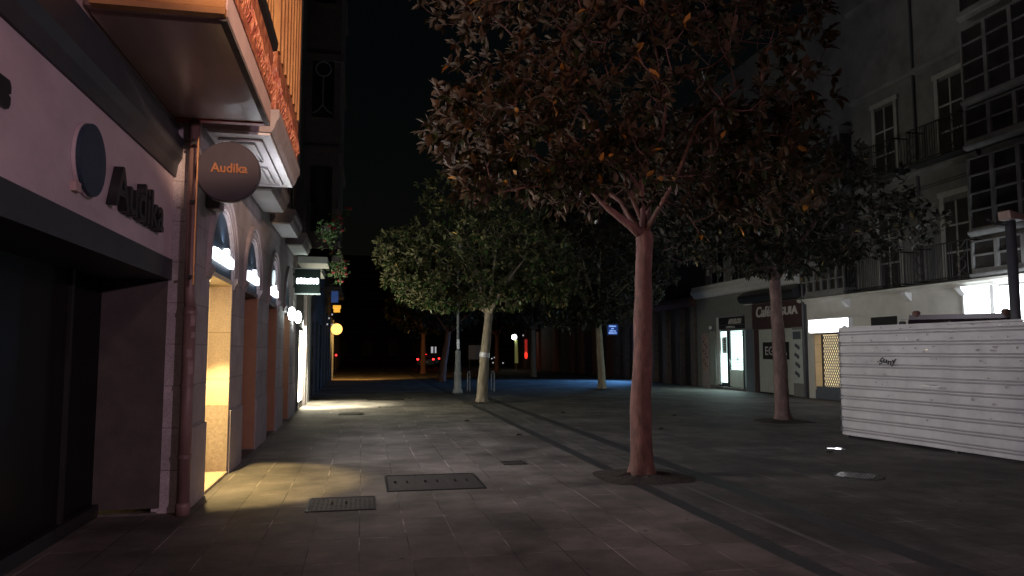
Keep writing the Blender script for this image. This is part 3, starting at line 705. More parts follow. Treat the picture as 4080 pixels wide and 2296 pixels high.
# flower baskets on the bay
def leaves_mesh(name, tips, m, parent, L=(.05, .09), n=(6, 10), seed=1, spread=(25, 80), droop=.25):
    rng = np.random.default_rng(seed)
    nrmz = lambda v: v / (np.linalg.norm(v, axis=1, keepdims=True) + 1e-9)
    k = rng.integers(n[0], n[1] + 1, len(tips)); tot = int(k.sum())
    idx = np.repeat(np.arange(len(tips)), k); num = np.arange(tot) - np.repeat(np.cumsum(k) - k, k)
    P0 = np.array([t[0] for t in tips])[idx]; D = nrmz(np.array([t[1] for t in tips], float))[idx]
    Z = np.tile([0, 0, 1.], (tot, 1)); u = np.cross(D, Z); bad = np.linalg.norm(u, axis=1) < .05; u[bad] = [1, 0, 0]; u = nrmz(u); v = np.cross(D, u)
    az = (rng.uniform(0, 6.28, len(tips))[idx] + num * 2.4 + rng.uniform(-.3, .3, tot))[:, None]
    an = np.radians(rng.uniform(spread[0], spread[1], tot))[:, None]
    ld = D * np.cos(an) + (u * np.cos(az) + v * np.sin(az)) * np.sin(an)
    ld[:, 2] -= droop * rng.uniform(.2, 1.2, tot); ld = nrmz(ld)
    side = nrmz(np.cross(ld, Z) + rng.normal(0, .28, (tot, 3))); nr = nrmz(np.cross(side, ld)); side = np.cross(ld, nr)
    l = rng.uniform(L[0], L[1], tot)[:, None]; w_ = l * rng.uniform(.18, .26, tot)[:, None]; f = nr * w_ * rng.uniform(.1, .6, tot)[:, None]
    cu = nr * (-l * rng.uniform(.0, .22, tot)[:, None])
    b0 = P0 + ld * l * .06 - D * rng.uniform(0, .07, tot)[:, None]
    V = np.stack([b0, b0 + ld * l * .3 - side * w_ + f, b0 + ld * l * .68 - side * w_ * .85 + f + cu * .4, b0 + ld * l + cu,
                  b0 + ld * l * .68 + side * w_ * .85 + f + cu * .4, b0 + ld * l * .3 + side * w_ + f, b0 + ld * l * .5 + cu * .2], 1).reshape(-1, 3)
    o = (np.arange(tot) * 7)[:, None]
    F = np.concatenate([o + np.array([[0, 6, 2, 1]]), o + np.array([[0, 5, 4, 6]])], 1).reshape(-1, 4)
    T3 = np.concatenate([o + np.array([[6, 3, 2]]), o + np.array([[6, 4, 3]])], 1).reshape(-1, 3)
    t_ = np.clip(rng.uniform(0, 1, len(tips))[idx] * .5 + rng.uniform(0, .5, tot), 0, .97); t_[rng.uniform(0, 1, tot) < .012] = 1.0
    me = bpy.data.meshes.new(name)
    V = V - np.array(world_of(parent))
    nq, nt_ = len(F), len(T3)
    me.vertices.add(len(V)); me.vertices.foreach_set('co', V.astype(np.float32).ravel())
    me.loops.add(nq * 4 + nt_ * 3); me.loops.foreach_set('vertex_index', np.r_[F.ravel(), T3.ravel()].astype(np.int32))
    me.polygons.add(nq + nt_); me.polygons.foreach_set('loop_start', np.r_[np.arange(nq) * 4, nq * 4 + np.arange(nt_) * 3].astype(np.int32))
    me.update(calc_edges=True); me.validate()
    me.materials.append(m)
    at = me.attributes.new('tint', 'FLOAT', 'FACE'); at.data.foreach_set('value', np.r_[np.repeat(t_, 2), np.repeat(t_, 2)].astype(np.float32))
    o_ = bpy.data.objects.new(name, me); col.objects.link(o_); o_.parent = parent
    return o_
for i, (x, y, z, lab) in enumerate(((-.78, 21.75, 4.25, 'hanging flower basket with red geraniums over the green box sign'),
                                    (-.98, 19.6, 4.75, 'dark bushy flower box on the balcony above the lit wall shapes'),
                                    (-.80, 21.8, 5.6, 'dim red geranium pot high on the bay window'))):
    fb = thing('flower_basket', lab, 'flower basket', (x, y, z), 'flower baskets on the balconies')
    rng = np.random.default_rng(20 + i); tips = []
    for k in range(95 if i < 2 else 30):
        p = np.array([x + .05, y, z]) + rng.normal(0, 1, 3) * np.array([.13, .26, .16]) + np.array([0, 0, -.55 * (rng.uniform() ** 1.6) if i == 0 else -.1])
        tips.append((p, rng.normal(0, 1, 3) + np.array([.4, -.3, .2])))
    leaves_mesh('foliage', tips, M['leaf_f'], fb, (.06, .10), (5, 8), 30 + i)
    fl = MB()
    for k in range(15 if i != 1 else 6):
        p = tips[rng.integers(len(tips))][0] + np.array([.06, -.1, .03])
        fl.lathe([(.012, -.03), (.045, -.01), (.05, .02), (.015, .04)], tuple(p), 7)
    fl.build('flowers', M['petal'], fb)
    MB().box(x - .12, x + .1, y - .3, y + .3, z - .08, z + .08).build('planter', M['mould_d'], fb)

# ------------------------------------------------------------------ right side : optics + cafe building
RX = 15.4
O = thing('shop_house', 'grey clad old house holding the optician and the shuttered cafe', 'building', (RX, 28, 0))
def rbox(mb, y0, y1, z0, z1, d0, d1): return mb.box(RX - d1, RX - d0, y0, y1, z0, z1)   # d = how far proud of the facade
ow = MB()
rbox(ow, 30.37, 32.4, 0, 2.5, -.5, 0); rbox(ow, 27.3, 27.9, 0, 2.5, -.5, 0); rbox(ow, 23.72, 24.55, 0, 2.5, -.5, 0)
rbox(ow, 23.72, 32.4, 2.502, 4.05, -.5, 0); rbox(ow, 23.72, 32.4, 4.62, 14, -1.0, -.45)
ow.build('wall', M['greystone'], O)
co = MB()
co.prism([(RX, 4.06), (RX - .10, 4.10), (RX - .16, 4.22), (RX - .26, 4.30), (RX - .26, 4.42), (RX - .2, 4.46), (RX - .2, 4.60), (RX, 4.61)], 23.95, 32.5)
co.build('cornice', M['frame_w'], O)
# optician
MB().box(RX - .07, RX - .002, 30.45, 31.03, .15, 2.52).build('marble_pillar', M['marble'], O)
MB().box(RX - .02, RX - .001, 27.32, 27.89, 0, 2.52).build('pier', M['pier'], O)
pp = MB().box(RX - .06, RX - .001, 31.15, 31.82, 0, 2.46).build('poster_pillar', M['mould'], O)
MB().box(RX - .066, RX - .0605, 31.22, 31.76, .78, 2.40).build('poster', M['poster_red'], pp)
q = MB()
for i in range(9): q.box(RX - .0725, RX - .0665, 31.26 + (i % 3) * .15, 31.36 + (i % 3) * .15, .9 + i * .14, 1.0 + i * .14)
q.build('print', M['ink'], pp)
MB().box(RX - .05, RX - .001, 30.05, 30.36, .2, 3.12).build('sign_jamb', M['frame_w'], O)
sg = MB().box(RX - .10, RX - .001, 27.95, 30.04, 2.57, 3.08).build('optician_sign', M['black'], O)
MB().box(RX - .12, RX - .001, 27.93, 30.06, 3.083, 3.13).box(RX - .105, RX - .001, 27.95, 30.04, 2.742, 2.756).build('trim', M['lamp_iron'], sg)
text_mesh('lettering', 'AFFLELOU', .27, M['letter_w'], sg, (RX - .105, 29.15, 2.80), '-x', .012, .012, .25, 1.12)
text_mesh('lettering', 'OPTICA', .125, M['letter_w'], sg, (RX - .105, 29.36, 2.61), '-x', .008, .004, 0, .78)
MB().lathe([(.02, -.09), (.08, -.05), (.09, .03), (.05, .08)], (RX - .16, 30.72, 2.68), 14).build('lantern', M['frame_w'], O)
ds = MB().box(RX + .10, RX + .12, 29.6, 30.30, .28, 2.49).build('display_window', G_optic, O)
MB().box(RX + .075, RX + .098, 29.72, 30.12, 1.55, 2.25).build('poster', M['paper'], ds)
q = MB()
for k in range(5): q.box(RX + .068, RX + .0745, 29.78, 30.06 - .04 * (k % 3), 2.1 - k * .1, 2.14 - k * .1)
q.build('print', M['ink'], ds)
bl = MB().box(RX + .10, RX + .12, 28.24, 29.36, .86, 2.50).build('slatted_blind', G_optic, O)
q = MB()
for k in range(26):
    z = .90 + k * .062
    a = 29.34; full = k < 8 or k > 21
    q.box(RX + .085, RX + .099, 28.26 if full else 28.95, a, z, z + .024)
q.build('slats', M['greystone'], bl)
q = MB()
random.seed(5)
for k in range(16): q.box(RX + .08, RX + .0845, 28.45 + random.uniform(0, .35), 28.85, 1.25 + k * .055, 1.268 + k * .055)
q.build('print', M['pier'], bl)
lb = MB().box(RX + .05, RX + .12, 28.24, 29.58, .12, .855)
for k in range(9): lb.box(RX + .035, RX + .05, 28.26, 29.56, .16 + k * .077, .16 + k * .077 + .055)
lb.build('lower_shutter', M['shutter_w'], O)
MB().box(RX + .10, RX + .12, 27.93, 28.10, .16, 2.49).build('side_glass', G_optic, O)
q = MB()
for y0, y1 in ((29.38, 29.58), (28.11, 28.23), (30.31, 30.36), (27.9, 27.92)): q.box(RX + .03, RX + .13, y0, y1, .1, 2.495)
q.build('door_frame', M['black'], O)
MB().box(RX - .12, RX + .2, 27.95, 30.35, 0, .10).build('step', M['kerb'], O)
MB().box(RX + .13, RX + .4, 27.9, 30.36, 0, 2.5).build('shop_interior', M['black'], O)
lamp('AREA', 'optician_glow', (RX - .13, 28.9, 1.5), 90, (.72, 1.0, .95), 1.4, (RX - 3, 29.4, .2), sy=1.6)
# cafe
bo = MB().box(RX - .05, RX - .001, 23.76, 27.28, 2.503, 3.50).build('cafe_board', M['maroon'], O)
text_mesh('lettering', 'Cafés', .56, M['letter_w'], bo, (RX - .055, 26.97, 2.98), '-x', .02, .012, .2, 1.24)
text_mesh('lettering', 'EGUIA', .40, M['letter_w'], bo, (RX - .055, 25.58, 2.99), '-x', .02, .014, .05, 1.50)
aw = MB().prism([(RX, 3.52), (RX - .34, 3.58), (RX - .42, 3.72), (RX - .42, 3.84), (RX - .1, 4.04), (RX, 4.04)], 23.8, 27.75)
aw.build('rolled_awning', M['black'], O)
ll = MB().box(RX - .22, RX - .06, 27.2, 27.62, 3.50, 3.53).build('wall_light', M['frame_w'], O)
sh = MB().box(RX + .06, RX + .10, 24.56, 26.98, .04, 2.48)
for k in range(30): sh.box(RX + .045, RX + .06, 24.58, 26.96, .06 + k * .08, .06 + k * .08 + .06)
sho = sh.build('cafe_shutter', M['shutter_w'], O)
pn = MB().box(RX + .03, RX + .0445, 24.85, 26.66, 1.32, 1.98).build('name_panel', M['black'], sho)
text_mesh('lettering', 'EGUIA', .46, M['letter_w'], pn, (RX + .028, 26.52, 1.49), '-x', .004, .004, 0, 1.52)
MB().box(RX + .02, RX + .2, 26.985, 27.29, 0, 2.5).build('pier', M['maroon'], O)
po = MB().box(RX - .04, RX - .002, 23.87, 24.52, .48, 2.40).build('food_poster', M['paper'], O)
q = MB().box(RX - .047, RX - .0405, 23.95, 24.44, 2.06, 2.34)
for k in range(4):
    z = 1.80 - k * .33
    for dx, dz in ((0, 0), (.09, .04), (-.08, -.05)):
        cy_ = 24.2 + .02 * ((k % 2) * 2 - 1) + dx
        q.prism([(cy_ + .07 * math.cos(2 * math.pi * j / 8), z + dz + .075 * math.sin(2 * math.pi * j / 8)) for j in range(8)], RX - .0465 - .002 * (dx > 0) - .004 * (dx < 0), RX - .0405, 'x')
q.build('print', M['ink'], po)
MB().tube([(RX - .08, 23.70, 0), (RX - .08, 23.70, 4.0)], .05, 10).build('downpipe', M['postgrey'], O)
# windows above
q = MB(); gq = MB()
for y0 in (24.7, 26.6, 28.5, 30.4):
    gq.box(RX + .40, RX + .447, y0, y0 + 1.15, 4.75, 6.9)
    q.box(RX + .36, RX + .44, y0 - .12, y0 - .002, 4.63, 7.0).box(RX + .36, RX + .44, y0 + 1.152, y0 + 1.27, 4.63, 7.0).box(RX + .35, RX + .44, y0 - .15, y0 + 1.3, 7.005, 7.15).box(RX + .37, RX + .395, y0 + .55, y0 + .6, 4.75, 6.9)
    w_ = gq.build('window', M['glassdark'], O); q.build('window_frame', M['frame_g'], w_); q = MB(); gq = MB()

# ------------------------------------------------------------------ white house with glazed galleries
H = thing('white_house', 'white rendered house with stacked glazed galleries and iron balconies', 'building', (RX, 16, 0))
hw = MB()
rbox(hw, 23.26, 23.60, 0, 2.72, -.4, 0); rbox(hw, 16.6, 21.1, 0, 2.72, -.4, 0); rbox(hw, 2, 15.0, 0, 2.3, -.4, 0)
rbox(hw, 16.56, 23.6, 2.722, 3.30, -.4, 0); rbox(hw, 2, 13.4, 2.302, 3.30, -.4, 0)
hw.build('wall', M['render_w'], H)
rbox(MB(), 2, 23.7, 3.475, 16, -.9, -.5).build('upper_wall', M['dimrender'], H)
for z in (6.72, 9.75, 12.8): MB().prism([(RX + .5, z), (RX + .40, z + .04), (RX + .34, z + .12), (RX + .34, z + .17), (RX + .5, z + .19)], 16.3, 21.4).build('string_course', M['dimrender'], H)
MB().tube([(RX + .46, 18.55, 3.5), (RX + .46, 18.55, 16)], .045, 8).build('downpipe', M['postgrey'], H)
for z in (6.35, 6.42): MB().tube([(RX + .47, 16.3, z), (RX + .47, 18.5, z - .05), (RX + .47, 21.4, z + .02)], .012, 5).build('cable', M['black'], H)
co = MB(); co.prism([(RX + .5, 3.30), (RX - .02, 3.30), (RX - .06, 3.36), (RX - .12, 3.40), (RX - .12, 3.46), (RX + .5, 3.47)], 2, 24.0)
co.build('cornice', M['render_w'], H)
for y in (16.55, 18.55, 21.3): MB().prism([(RX - .002, 3.05), (RX - .06, 3.07), (RX - .22, 3.25), (RX - .22, 3.30), (RX - .002, 3.30)], y - .09, y + .09).build('corbel', M['frame_w'], H)
lbx = MB().box(RX - .15, RX - .001, 21.10, 23.26, 2.24, 2.72).build('sign_box', M['frame_w'], H)
MB().box(RX - .185, RX - .151, 21.13, 23.23, 2.27, 2.69).build('face', G_box, lbx, bevel=.015)
lob = MB().box(RX + .35, RX + .38, 21.1, 23.2, .42, 2.2).build('lobby_glass', G_cash, H)
MB().box(RX + .02, RX + .38, 21.1, 23.26, 0, .42).build('lobby_base', M['pier'], H)
MB().box(RX + .01, RX + .35, 23.2, 23.258, .30, 2.2).build('lobby_side', M['cream'], H)
gt = MB()
st = .115; y0, y1, z0, z1 = 21.12, 22.92, .42, 2.16
k = -20
while k < 40:
    for sgn in (1, -1):
        # diagonal wires clipped to the gate
        pts = []
        c = y0 + k * st
        zz0, zz1 = z0, z1
        ya, yb = (c, c + (z1 - z0) * .62) if sgn == 1 else (c, c - (z1 - z0) * .62)
        lo, hi = 0.0, 1.0
        if yb != ya:
            t0, t1 = (y0 - ya) / (yb - ya), (y1 - ya) / (yb - ya)
            if t0 > t1: t0, t1 = t1, t0
            lo, hi = max(0, t0), min(1, t1)
        if hi > lo + .01:
            A_ = (RX + .12, ya + (yb - ya) * lo, z0 + (z1 - z0) * lo); B_ = (RX + .12, ya + (yb - ya) * hi, z0 + (z1 - z0) * hi)
            gt.tube([A_, B_], .011, 4, False)
    k += 1
gt.box(RX + .10, RX + .14, 22.9, 22.96, .42, 2.2).box(RX + .10, RX + .14, 21.1, 21.14, .42, 2.2)
gt.build('mesh_gate', M['postgrey'], H)
vt = MB().box(RX - .012, RX - .001, 19.08, 20.22, 2.36, 2.66)
for k in range(7): vt.box(RX - .03, RX - .012, 19.1, 20.2, 2.38 + k * .04, 2.395 + k * .04)
vt.build('vent', M['black'], H)
MB().box(RX - .03, RX + .1, 15.72, 16.54, 2.45, 3.28).build('lit_window', G_panel, H)
MB().box(RX - .03, RX + .1, 13.5, 15.6, 2.32, 3.22).build('lit_window', G_panel, H)
MB().box(RX - .05, RX + .12, 15.602, 15.718, 2.32, 3.28).box(RX - .05, RX + .1, 16.545, 16.60, 2.3, 3.3).build('window_frame', M['frame_w'], H)
# ironwork balconies
def balcony(y0, y1, up=0.0):
    b = MB().box(RX - .10, RX + .5, y0 - .04, y1 + .04, 3.475, 3.52).build('balcony', M['iron'], H)
    r_ = MB()
    for z in (3.56, 4.50): r_.box(RX - .085, RX - .055, y0, y1, z, z + .035)
    for ye in (y0, y1):
        for z in (3.56, 4.50): r_.box(RX - .055, RX + .5, ye - .015, ye + .015, z, z + .035)
    n = int((y1 - y0) / .085)
    for k in range(n + 1):
        y = y0 + (y1 - y0) * k / n; fr_ = abs(k / n - .5) * 2
        if fr_ < .52 or k in (0, n): r_.tube([(RX - .07, y, 3.57), (RX - .07, y, 4.5)], .011, 5, False)
    for s_ in (-1, 1):   # lozenge panels near each end
        c = (y0 + y1) / 2 + s_ * (y1 - y0) * .385
        for ph in (0, 1):
            pts = [(RX - .07, c + (1 if ph else -1) * .15 * math.cos(2 * math.pi * t_ / 16 * 1.5), 3.58 + .92 * t_ / 16) for t_ in range(17)]
            r_.tube(pts, .013, 5, False)
    for xe in np.linspace(RX + .04, RX + .45, 5):
        for ye in (y0, y1): r_.tube([(xe, ye, 3.57), (xe, ye, 4.5)], .01, 5, False)
    if up:
        r_.v = [(p[0], p[1], p[2] + up) for p in r_.v]
        for v in b.data.vertices: v.co.z += up
    r_.build('railing', M['iron'], b)
    return b
balcony(16.32, 18.22); balcony(18.86, 21.16); balcony(16.36, 18.3, 3.42); balcony(18.9, 21.1, 3.42)
for y0 in (16.75, 19.4):
    wd = MB().box(RX + .46, RX + .497, y0, y0 + .85, 3.53, 5.75).build('balcony_door', M['pane_dim'], H)
    f = MB()
    for a_, b_ in ((y0 - .14, y0 - .002), (y0 + .852, y0 + .99)): f.box(RX + .43, RX + .495, a_, b_, 3.53, 5.9)
    f.box(RX + .42, RX + .495, y0 - .2, y0 + 1.05, 5.905, 6.05).box(RX + .44, RX + .459, y0 + .4, y0 + .45, 3.53, 5.75)
    for z in (4.3, 5.05): f.box(RX + .442, RX + .459, y0, y0 + .85, z, z + .05)
    f.build('frame', M['frame_g'], wd)
    # floor above
    wd = MB().box(RX + .46, RX + .497, y0, y0 + .85, 7.0, 9.2).build('balcony_door', M['pane_dim'], H)
    f = MB()
    for a_, b_ in ((y0 - .14, y0 - .002), (y0 + .852, y0 + .99)): f.box(RX + .43, RX + .495, a_, b_, 6.9, 9.3)
    f.box(RX + .42, RX + .495, y0 - .2, y0 + 1.05, 9.305, 9.45).box(RX + .44, RX + .459, y0 + .4, y0 + .45, 7.0, 9.2)
    for z in (7.7, 8.45): f.box(RX + .442, RX + .459, y0, y0 + .85, z, z + .05)
    f.build('frame', M['frame_g'], wd)
# stacked glazed galleries
def glazed(y0, y1, floors, name='glazed_gallery', pitch=.78):
    body = MB(); g_ = None
    for (za, zb, sill, rows, tr) in floors:
        body.box(RX - .0, RX + .5, y0, y1, za, za + sill)
        body.prism([(RX + .02, za - .10), (RX - .07, za - .05), (RX - .10, za), (RX - .10, za + .045), (RX + .02, za + .05)], y0 - .06, y1)
        body.box(RX - .0, RX + .5, y0, y1, zb - .14, zb - .105)
        n = max(2, int(round((y1 - y0) / pitch)))
        for k in range(n + 1):
            y = y0 + (y1 - y0) * k / n
            body.box(RX - .02, RX + .05, max(y0, y - .055), min(y1, y + .055), za + sill, zb - .14)
        for r_ in rows:
            z = za + sill + (zb - .14 - za - sill) * r_
            body.box(RX - .01, RX + .04, y0 + .06, y1 - .06, z - .022, z + .022)
        for xe in (RX + .06, RX + .30, RX + .48):
            body.box(xe - .03, xe + .03, y1 - .03, y1 + .02, za + sill, zb - .14)
    top = max(f[1] for f in floors)
    body.box(RX - .06, RX + .5, y0 - .04, y1 + .04, top - .10, top + .12)
    o = body.build(name, M['frame_dim'], H)
    gl = MB()
    for (za, zb, sill, rows, tr) in floors: gl.box(RX + .055, RX + .44, y0 + .02, y1 - .035, za + sill + .001, zb - .141)
    gl.build('panes', M['pane_dim'], o)
    return o
glazed(4, 16.26, [(3.55, 4.55, .18, (.5,), 0), (4.66, 6.72, .12, (.25, .5, .76), 0), (6.92, 8.05, .18, (.5,), 0), (8.1, 10.2, .12, (.25, .5, .78), 0), (10.4, 13, .2, (.3, .6), 0)])
glazed(21.45, 23.95, [(3.55, 4.55, .16, (.5,), 0), (4.66, 6.7, .12, (.25, .5, .76), 0), (6.9, 9.0, .2, (.3, .6), 0)], pitch=.42)
lamp('AREA', 'lit_window_spill', (RX - .5, 14.4, 2.75), 60, (.9, .97, 1.0), .8, (RX + .3, 19.5, 2.6), sy=.6)

# ------------------------------------------------------------------ hoarding
HD = thing('hoarding', 'white corrugated sheet metal hoarding with graffiti, dents and torn stickers', 'fence', (8.95, 12.68, 0))
p0 = Vector((8.95, 12.68)); p1 = Vector((9.32, 9.11)); dvec = (p1 - p0).normalized(); nv = Vector((dvec.y, -dvec.x))
if nv.x > 0: nv = -nv      # street side
def hp(s, z, d=0): return (p0.x + dvec.x * s + nv.x * d, p0.y + dvec.y * s + nv.y * d, z)
prof = []; z = .05; HT = 2.045
prof.append((0, .05))
NR = 10; ph = (HT - .05) / NR
for i in range(NR):
    zb = .05 + i * ph
    for dz, d in ((.066, 0), (.070, -.036), (.088, -.036), (.092, 0), (.114, 0), (.118, -.036), (.136, -.036), (.140, 0)):
        prof.append((d, zb + dz))
prof.append((0, HT))
def sheet_run(s0, s1, name='sheet', off=0.0, lift=0.0):
    n = max(2, int((s1 - s0) / .12)); vs = []; fs = []
    m_ = len(prof)
    for k in range(n + 1):
        s = s0 + (s1 - s0) * k / n
        for d, z in prof:
            wob = .006 * math.sin(s * 2.3 + z * 3.1) + .004 * math.sin(s * 6.1 - z * 5)
            vs.append(hp(s, z + lift, d + off + wob))
    for k in range(n):
        for j in range(m_ - 1): fs.append((k * m_ + j, (k + 1) * m_ + j, (k + 1) * m_ + j + 1, k * m_ + j + 1))
    o = MB().add(vs, fs).build(name, M['hoarding'], HD)
    o.data.materials.append(M['groove'])
    o.data.polygons.foreach_set('material_index', [1 if (f % (m_ - 1)) % 4 in (1, 2, 3) and 0 < f % (m_ - 1) < m_ - 2 else 0 for f in range(len(fs))])
    return o
sheet_run(0, 2.42, off=.003); sheet_run(2.38, 4.9, off=0, lift=-.004); sheet_run(4.86, 8.5, off=.003)
for s_ in (.04, 2.4, 4.88, 7.4):
    MB().box(*[f for a in [(hp(s_, 0, -.10)[0] - .03, hp(s_, 0, -.10)[0] + .03), (hp(s_, 0, -.10)[1] - .03, hp(s_, 0, -.10)[1] + .03)] for f in a], 0, 2.1).build('post', M['postgrey'], HD)
tp = MB(); tp.prism([hp(0, 0, .012)[:2], hp(8.5, 0, .012)[:2], hp(8.5, 0, -.05)[:2], hp(0, 0, -.05)[:2]], HT + .002, HT + .03, 'z'); tp.build('capping', M['hoarding'], HD)
# return leg of the hoarding
rt = MB(); vs = []
for x in np.linspace(8.96, 14.6, 24):
    for d, z in prof: vs.append((x, 12.72 - d, z))
m_ = len(prof)
rt.add(vs, [(k * m_ + j, (k + 1) * m_ + j, (k + 1) * m_ + j + 1, k * m_ + j + 1) for k in range(23) for j in range(m_ - 1)])
rt.build('return_sheet', M['hoarding'], HD)
gr = text_mesh('graffiti', '·Suny', .14, M['marker'], HD, (0, 0, 0), '-x', .002, .004, .2, .44)
wv_ = world_of(HD)
for v in gr.data.vertices:
    P_ = v.co + wv_; s_ = .92 - P_.y; p = hp(s_, 1.395 + P_.z + .02 * math.sin(P_.y * 25), .02)
    v.co = Vector(p) - wv_
random.seed(11)
def blot(s, z, ws, hs, m, name, d=.0215):
    n = 9; pts = []
    for k in range(n):
        a = 2 * math.pi * k / n; r_ = random.uniform(.6, 1.1)
        pts.append(hp(s + ws * r_ * math.cos(a), z + hs * r_ * math.sin(a), d))
    MB().poly(pts).build(name, m, HD)
for i in range(70):
    row = random.choice([2, 3, 4, 5, 6, 7, 8, 8, 9, 9]); zb = .05 + row * ph + random.choice([random.uniform(.155, .19), random.uniform(.01, .05)])
    blot(random.uniform(.3, 4.4), zb, random.uniform(.010, .045), random.uniform(.008, .024), M['hoarding_dirt'], 'smear')
blot(2.3, .05 + 4 * ph + .17, .10, .018, M['hoarding_dirt'], 'smear'); blot(2.02, .05 + 5 * ph - .005, .22, .008, M['silver'], 'tear', .0218); blot(2.1, .05 + 5 * ph + .012, .16, .007, M['marker'], 'dent', .0222)
blot(1.62, .05 + 8 * ph + .175, .012, .016, M['silver'], 'tear'); blot(3.35, .05 + 9 * ph + .16, .02, .008, M['silver'], 'tear'); blot(2.02, .05 + 7 * ph + .19, .025, .008, G_cash, 'peephole')
blot(.84, .05 + 7 * ph + .18, .006, .02, M['silver'], 'tear')
# post behind it and the van
LP = thing('sign_post', 'dark round steel post with small floodlight head behind the hoarding', 'post', (10.62, 10.3, 0))
MB().tube([(10.56, 10.32, 0), (10.56, 10.32, 3.78)], .078, 16).build('post', M['postgrey'], LP, smooth=True)
MB().lathe([(.11, 0), (.11, .5), (.085, .56)], (10.56, 10.32, 0), 16).build('base', M['postgrey'], LP)
MB().prism([(10.46, 3.80), (10.72, 3.78), (10.76, 3.86), (10.44, 3.94)], 10.2, 10.44).build('floodlight', M['rust'], LP)
MB().tube([(10.6, 10.32, 3.70), (10.25, 10.3, 3.71), (10.0, 10.2, 3.76)], .018, 6).build('arm', M['postgrey'], LP)
VN = thing('parked_van', 'dark van parked behind the hoarding with only its roof showing', 'van', (12.0, 13.1, 0))
VN.rotation_euler = (0, 0, R(-43))
def vbuild(mb, name, m, parent=VN, bevel=0): return mb.build(name, m, parent, (0, 0, 0), bevel=bevel)
vp = [(0, .5), (0, 1.25), (.15, 1.45), (.5, 2.24), (.62, 2.33), (3.7, 2.35), (3.85, 2.2), (3.9, .5)]
vbuild(MB().prism(vp, -.95, .95, 'x'), 'body', M['van'], bevel=.05)
vbuild(MB().add([(-.75, .13, 1.50), (.75, .13, 1.50), (.66, .42, 2.10), (-.66, .42, 2.10)], [(0, 1, 2, 3)]), 'windscreen', M['van_glass'])
vbuild(MB().box(-.92, .92, .50, .66, 2.30, 2.40), 'roof_rack', M['van'])
for x_ in (-.78, .84): vbuild(MB().lathe([(.08, 0), (.08, .10), (.05, .13)], (x_, .56, 2.36), 12), 'beacon', M['reddish'])
vbuild(MB().box(.30, .58, .20, .30, 2.12, 2.18), 'visor_light', M['silver'])
for s_ in (-1, 1):
    xm = s_ * 1.04
    m_o = vbuild(MB().box(xm - .07, xm + .07, .25, .32, 1.95, 2.26), 'mirror', M['black'], bevel=.02)
    vbuild(MB().tube([(xm - .08, .24, 2.05), (xm - .08, .24, 2.22), (xm - .03, .24, 2.29), (xm + .08, .24, 2.29)], .014, 6), 'mirror_trim', M['silver'], m_o)
for x_ in (-.85, .85):
    for y_ in (.8, 3.1): vbuild(MB().lathe([(.30, -.1), (.34, -.08), (.34, .08), (.30, .1)], (x_, y_, .34), 18, 'x'), 'wheel', M['tyre'])

# ------------------------------------------------------------------ farther along that side
K = thing('dark_house', 'dark unlit house with pilasters beyond the optician', 'building', (RX, 36, 0))
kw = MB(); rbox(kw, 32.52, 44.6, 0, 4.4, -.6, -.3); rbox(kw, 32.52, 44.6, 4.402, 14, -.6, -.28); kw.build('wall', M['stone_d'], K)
for y in (32.9, 34.6, 36.3, 38.0, 38.9, 40.8, 42.4, 44.1): MB().box(RX - .0, RX + .3, y - .25, y + .25, 0, 3.75).build('pilaster', M['mould_d'], K)
MB().prism([(RX + .3, 3.76), (RX - .1, 3.8), (RX - .2, 4.0), (RX - .2, 4.2), (RX + .28, 4.25)], 32.55, 44.6).build('cornice', M['reddish'], K)
for y0, y1 in ((33.2, 34.3), (34.9, 36.0), (36.6, 37.7), (41.1, 42.1)): MB().box(RX + .25, RX + .298, y0, y1, 0, 2.9).build('shop_window', M['pane_dim'], K)
MB().box(RX - .05, RX + .05, 39.2, 40.55, .3, 2.8).build('lit_door', G_blue, K)
lamp('SPOT', 'blue_pool', (RX - .35, 39.6, 2.9), 1750, (.14, .42, 1.0), .1, (11.2, 38.4, 0), 100, .8)
BS = thing('screen_sign', 'small blue lit screen sign hung out from the dark house', 'sign', (13.5, 38, 2.7))
byy = 38.0
MB().box(12.85, 13.52, byy, byy + .12, 2.48, 3.13).build('case', M['black'], BS)
sc = MB().box(12.9, 13.47, byy - .012, byy - .001, 2.53, 3.08).build('screen', G_bluesign, BS)
for i, (tx, wd, xo) in enumerate((('Solera', .40, .05), ('en', .15, .17), ('ahorro', .36, .08), ('BASCO', .44, .03))):
    text_mesh('lettering', tx, .13, G_bluetext, sc, (12.92 + xo, byy - .016, 2.95 - i * .125), '-y', .002, .003, 0, wd)
MB().box(13.52, RX + .3, byy + .04, byy + .08, 3.0, 3.06).build('bracket', M['iron'], BS)
K2 = thing('terrace_house', 'faint brownish terrace house at the far end past the blue screen', 'building', (16, 55, 0))
MB().box(15.9, 20, 44.7, 78, 0, 14).build('wall', M['stone_d'], K2)
for y in (46, 49, 52.6, 55, 60, 66, 72): MB().box(15.65, 15.9, y - .45, y + .45, 0, 4.0).build('pilaster', M['reddish'], K2)
MB().prism([(15.9, 4.02), (15.5, 4.1), (15.5, 4.35), (15.9, 4.4)], 44.8, 78).build('cornice', M['mould_d'], K2)
FB = thing('far_block', 'black silhouette of the block closing the far end of the street', 'building', (5, 120, 0))
fb = MB().box(-40, 60, 120, 130, 0, 17); fb.build('wall', M['stone_d'], FB)
for x in range(-36, 58, 4): MB().box(x, x + 1.5, 119.9, 119.998, 1, 3.4).build('window', M['black'], FB)
LB = thing('far_row', 'unlit row of buildings past the corner house', 'building', (-3, 75, 0))
MB().box(-12, -2.6, 50, 90, 0, 15).build('wall', M['stone_d'], LB)
for y in range(52, 88, 4): MB().box(-2.6, -2.45, y, y + .5, 0, 3.6).build('pilaster', M['mould_d'], LB)

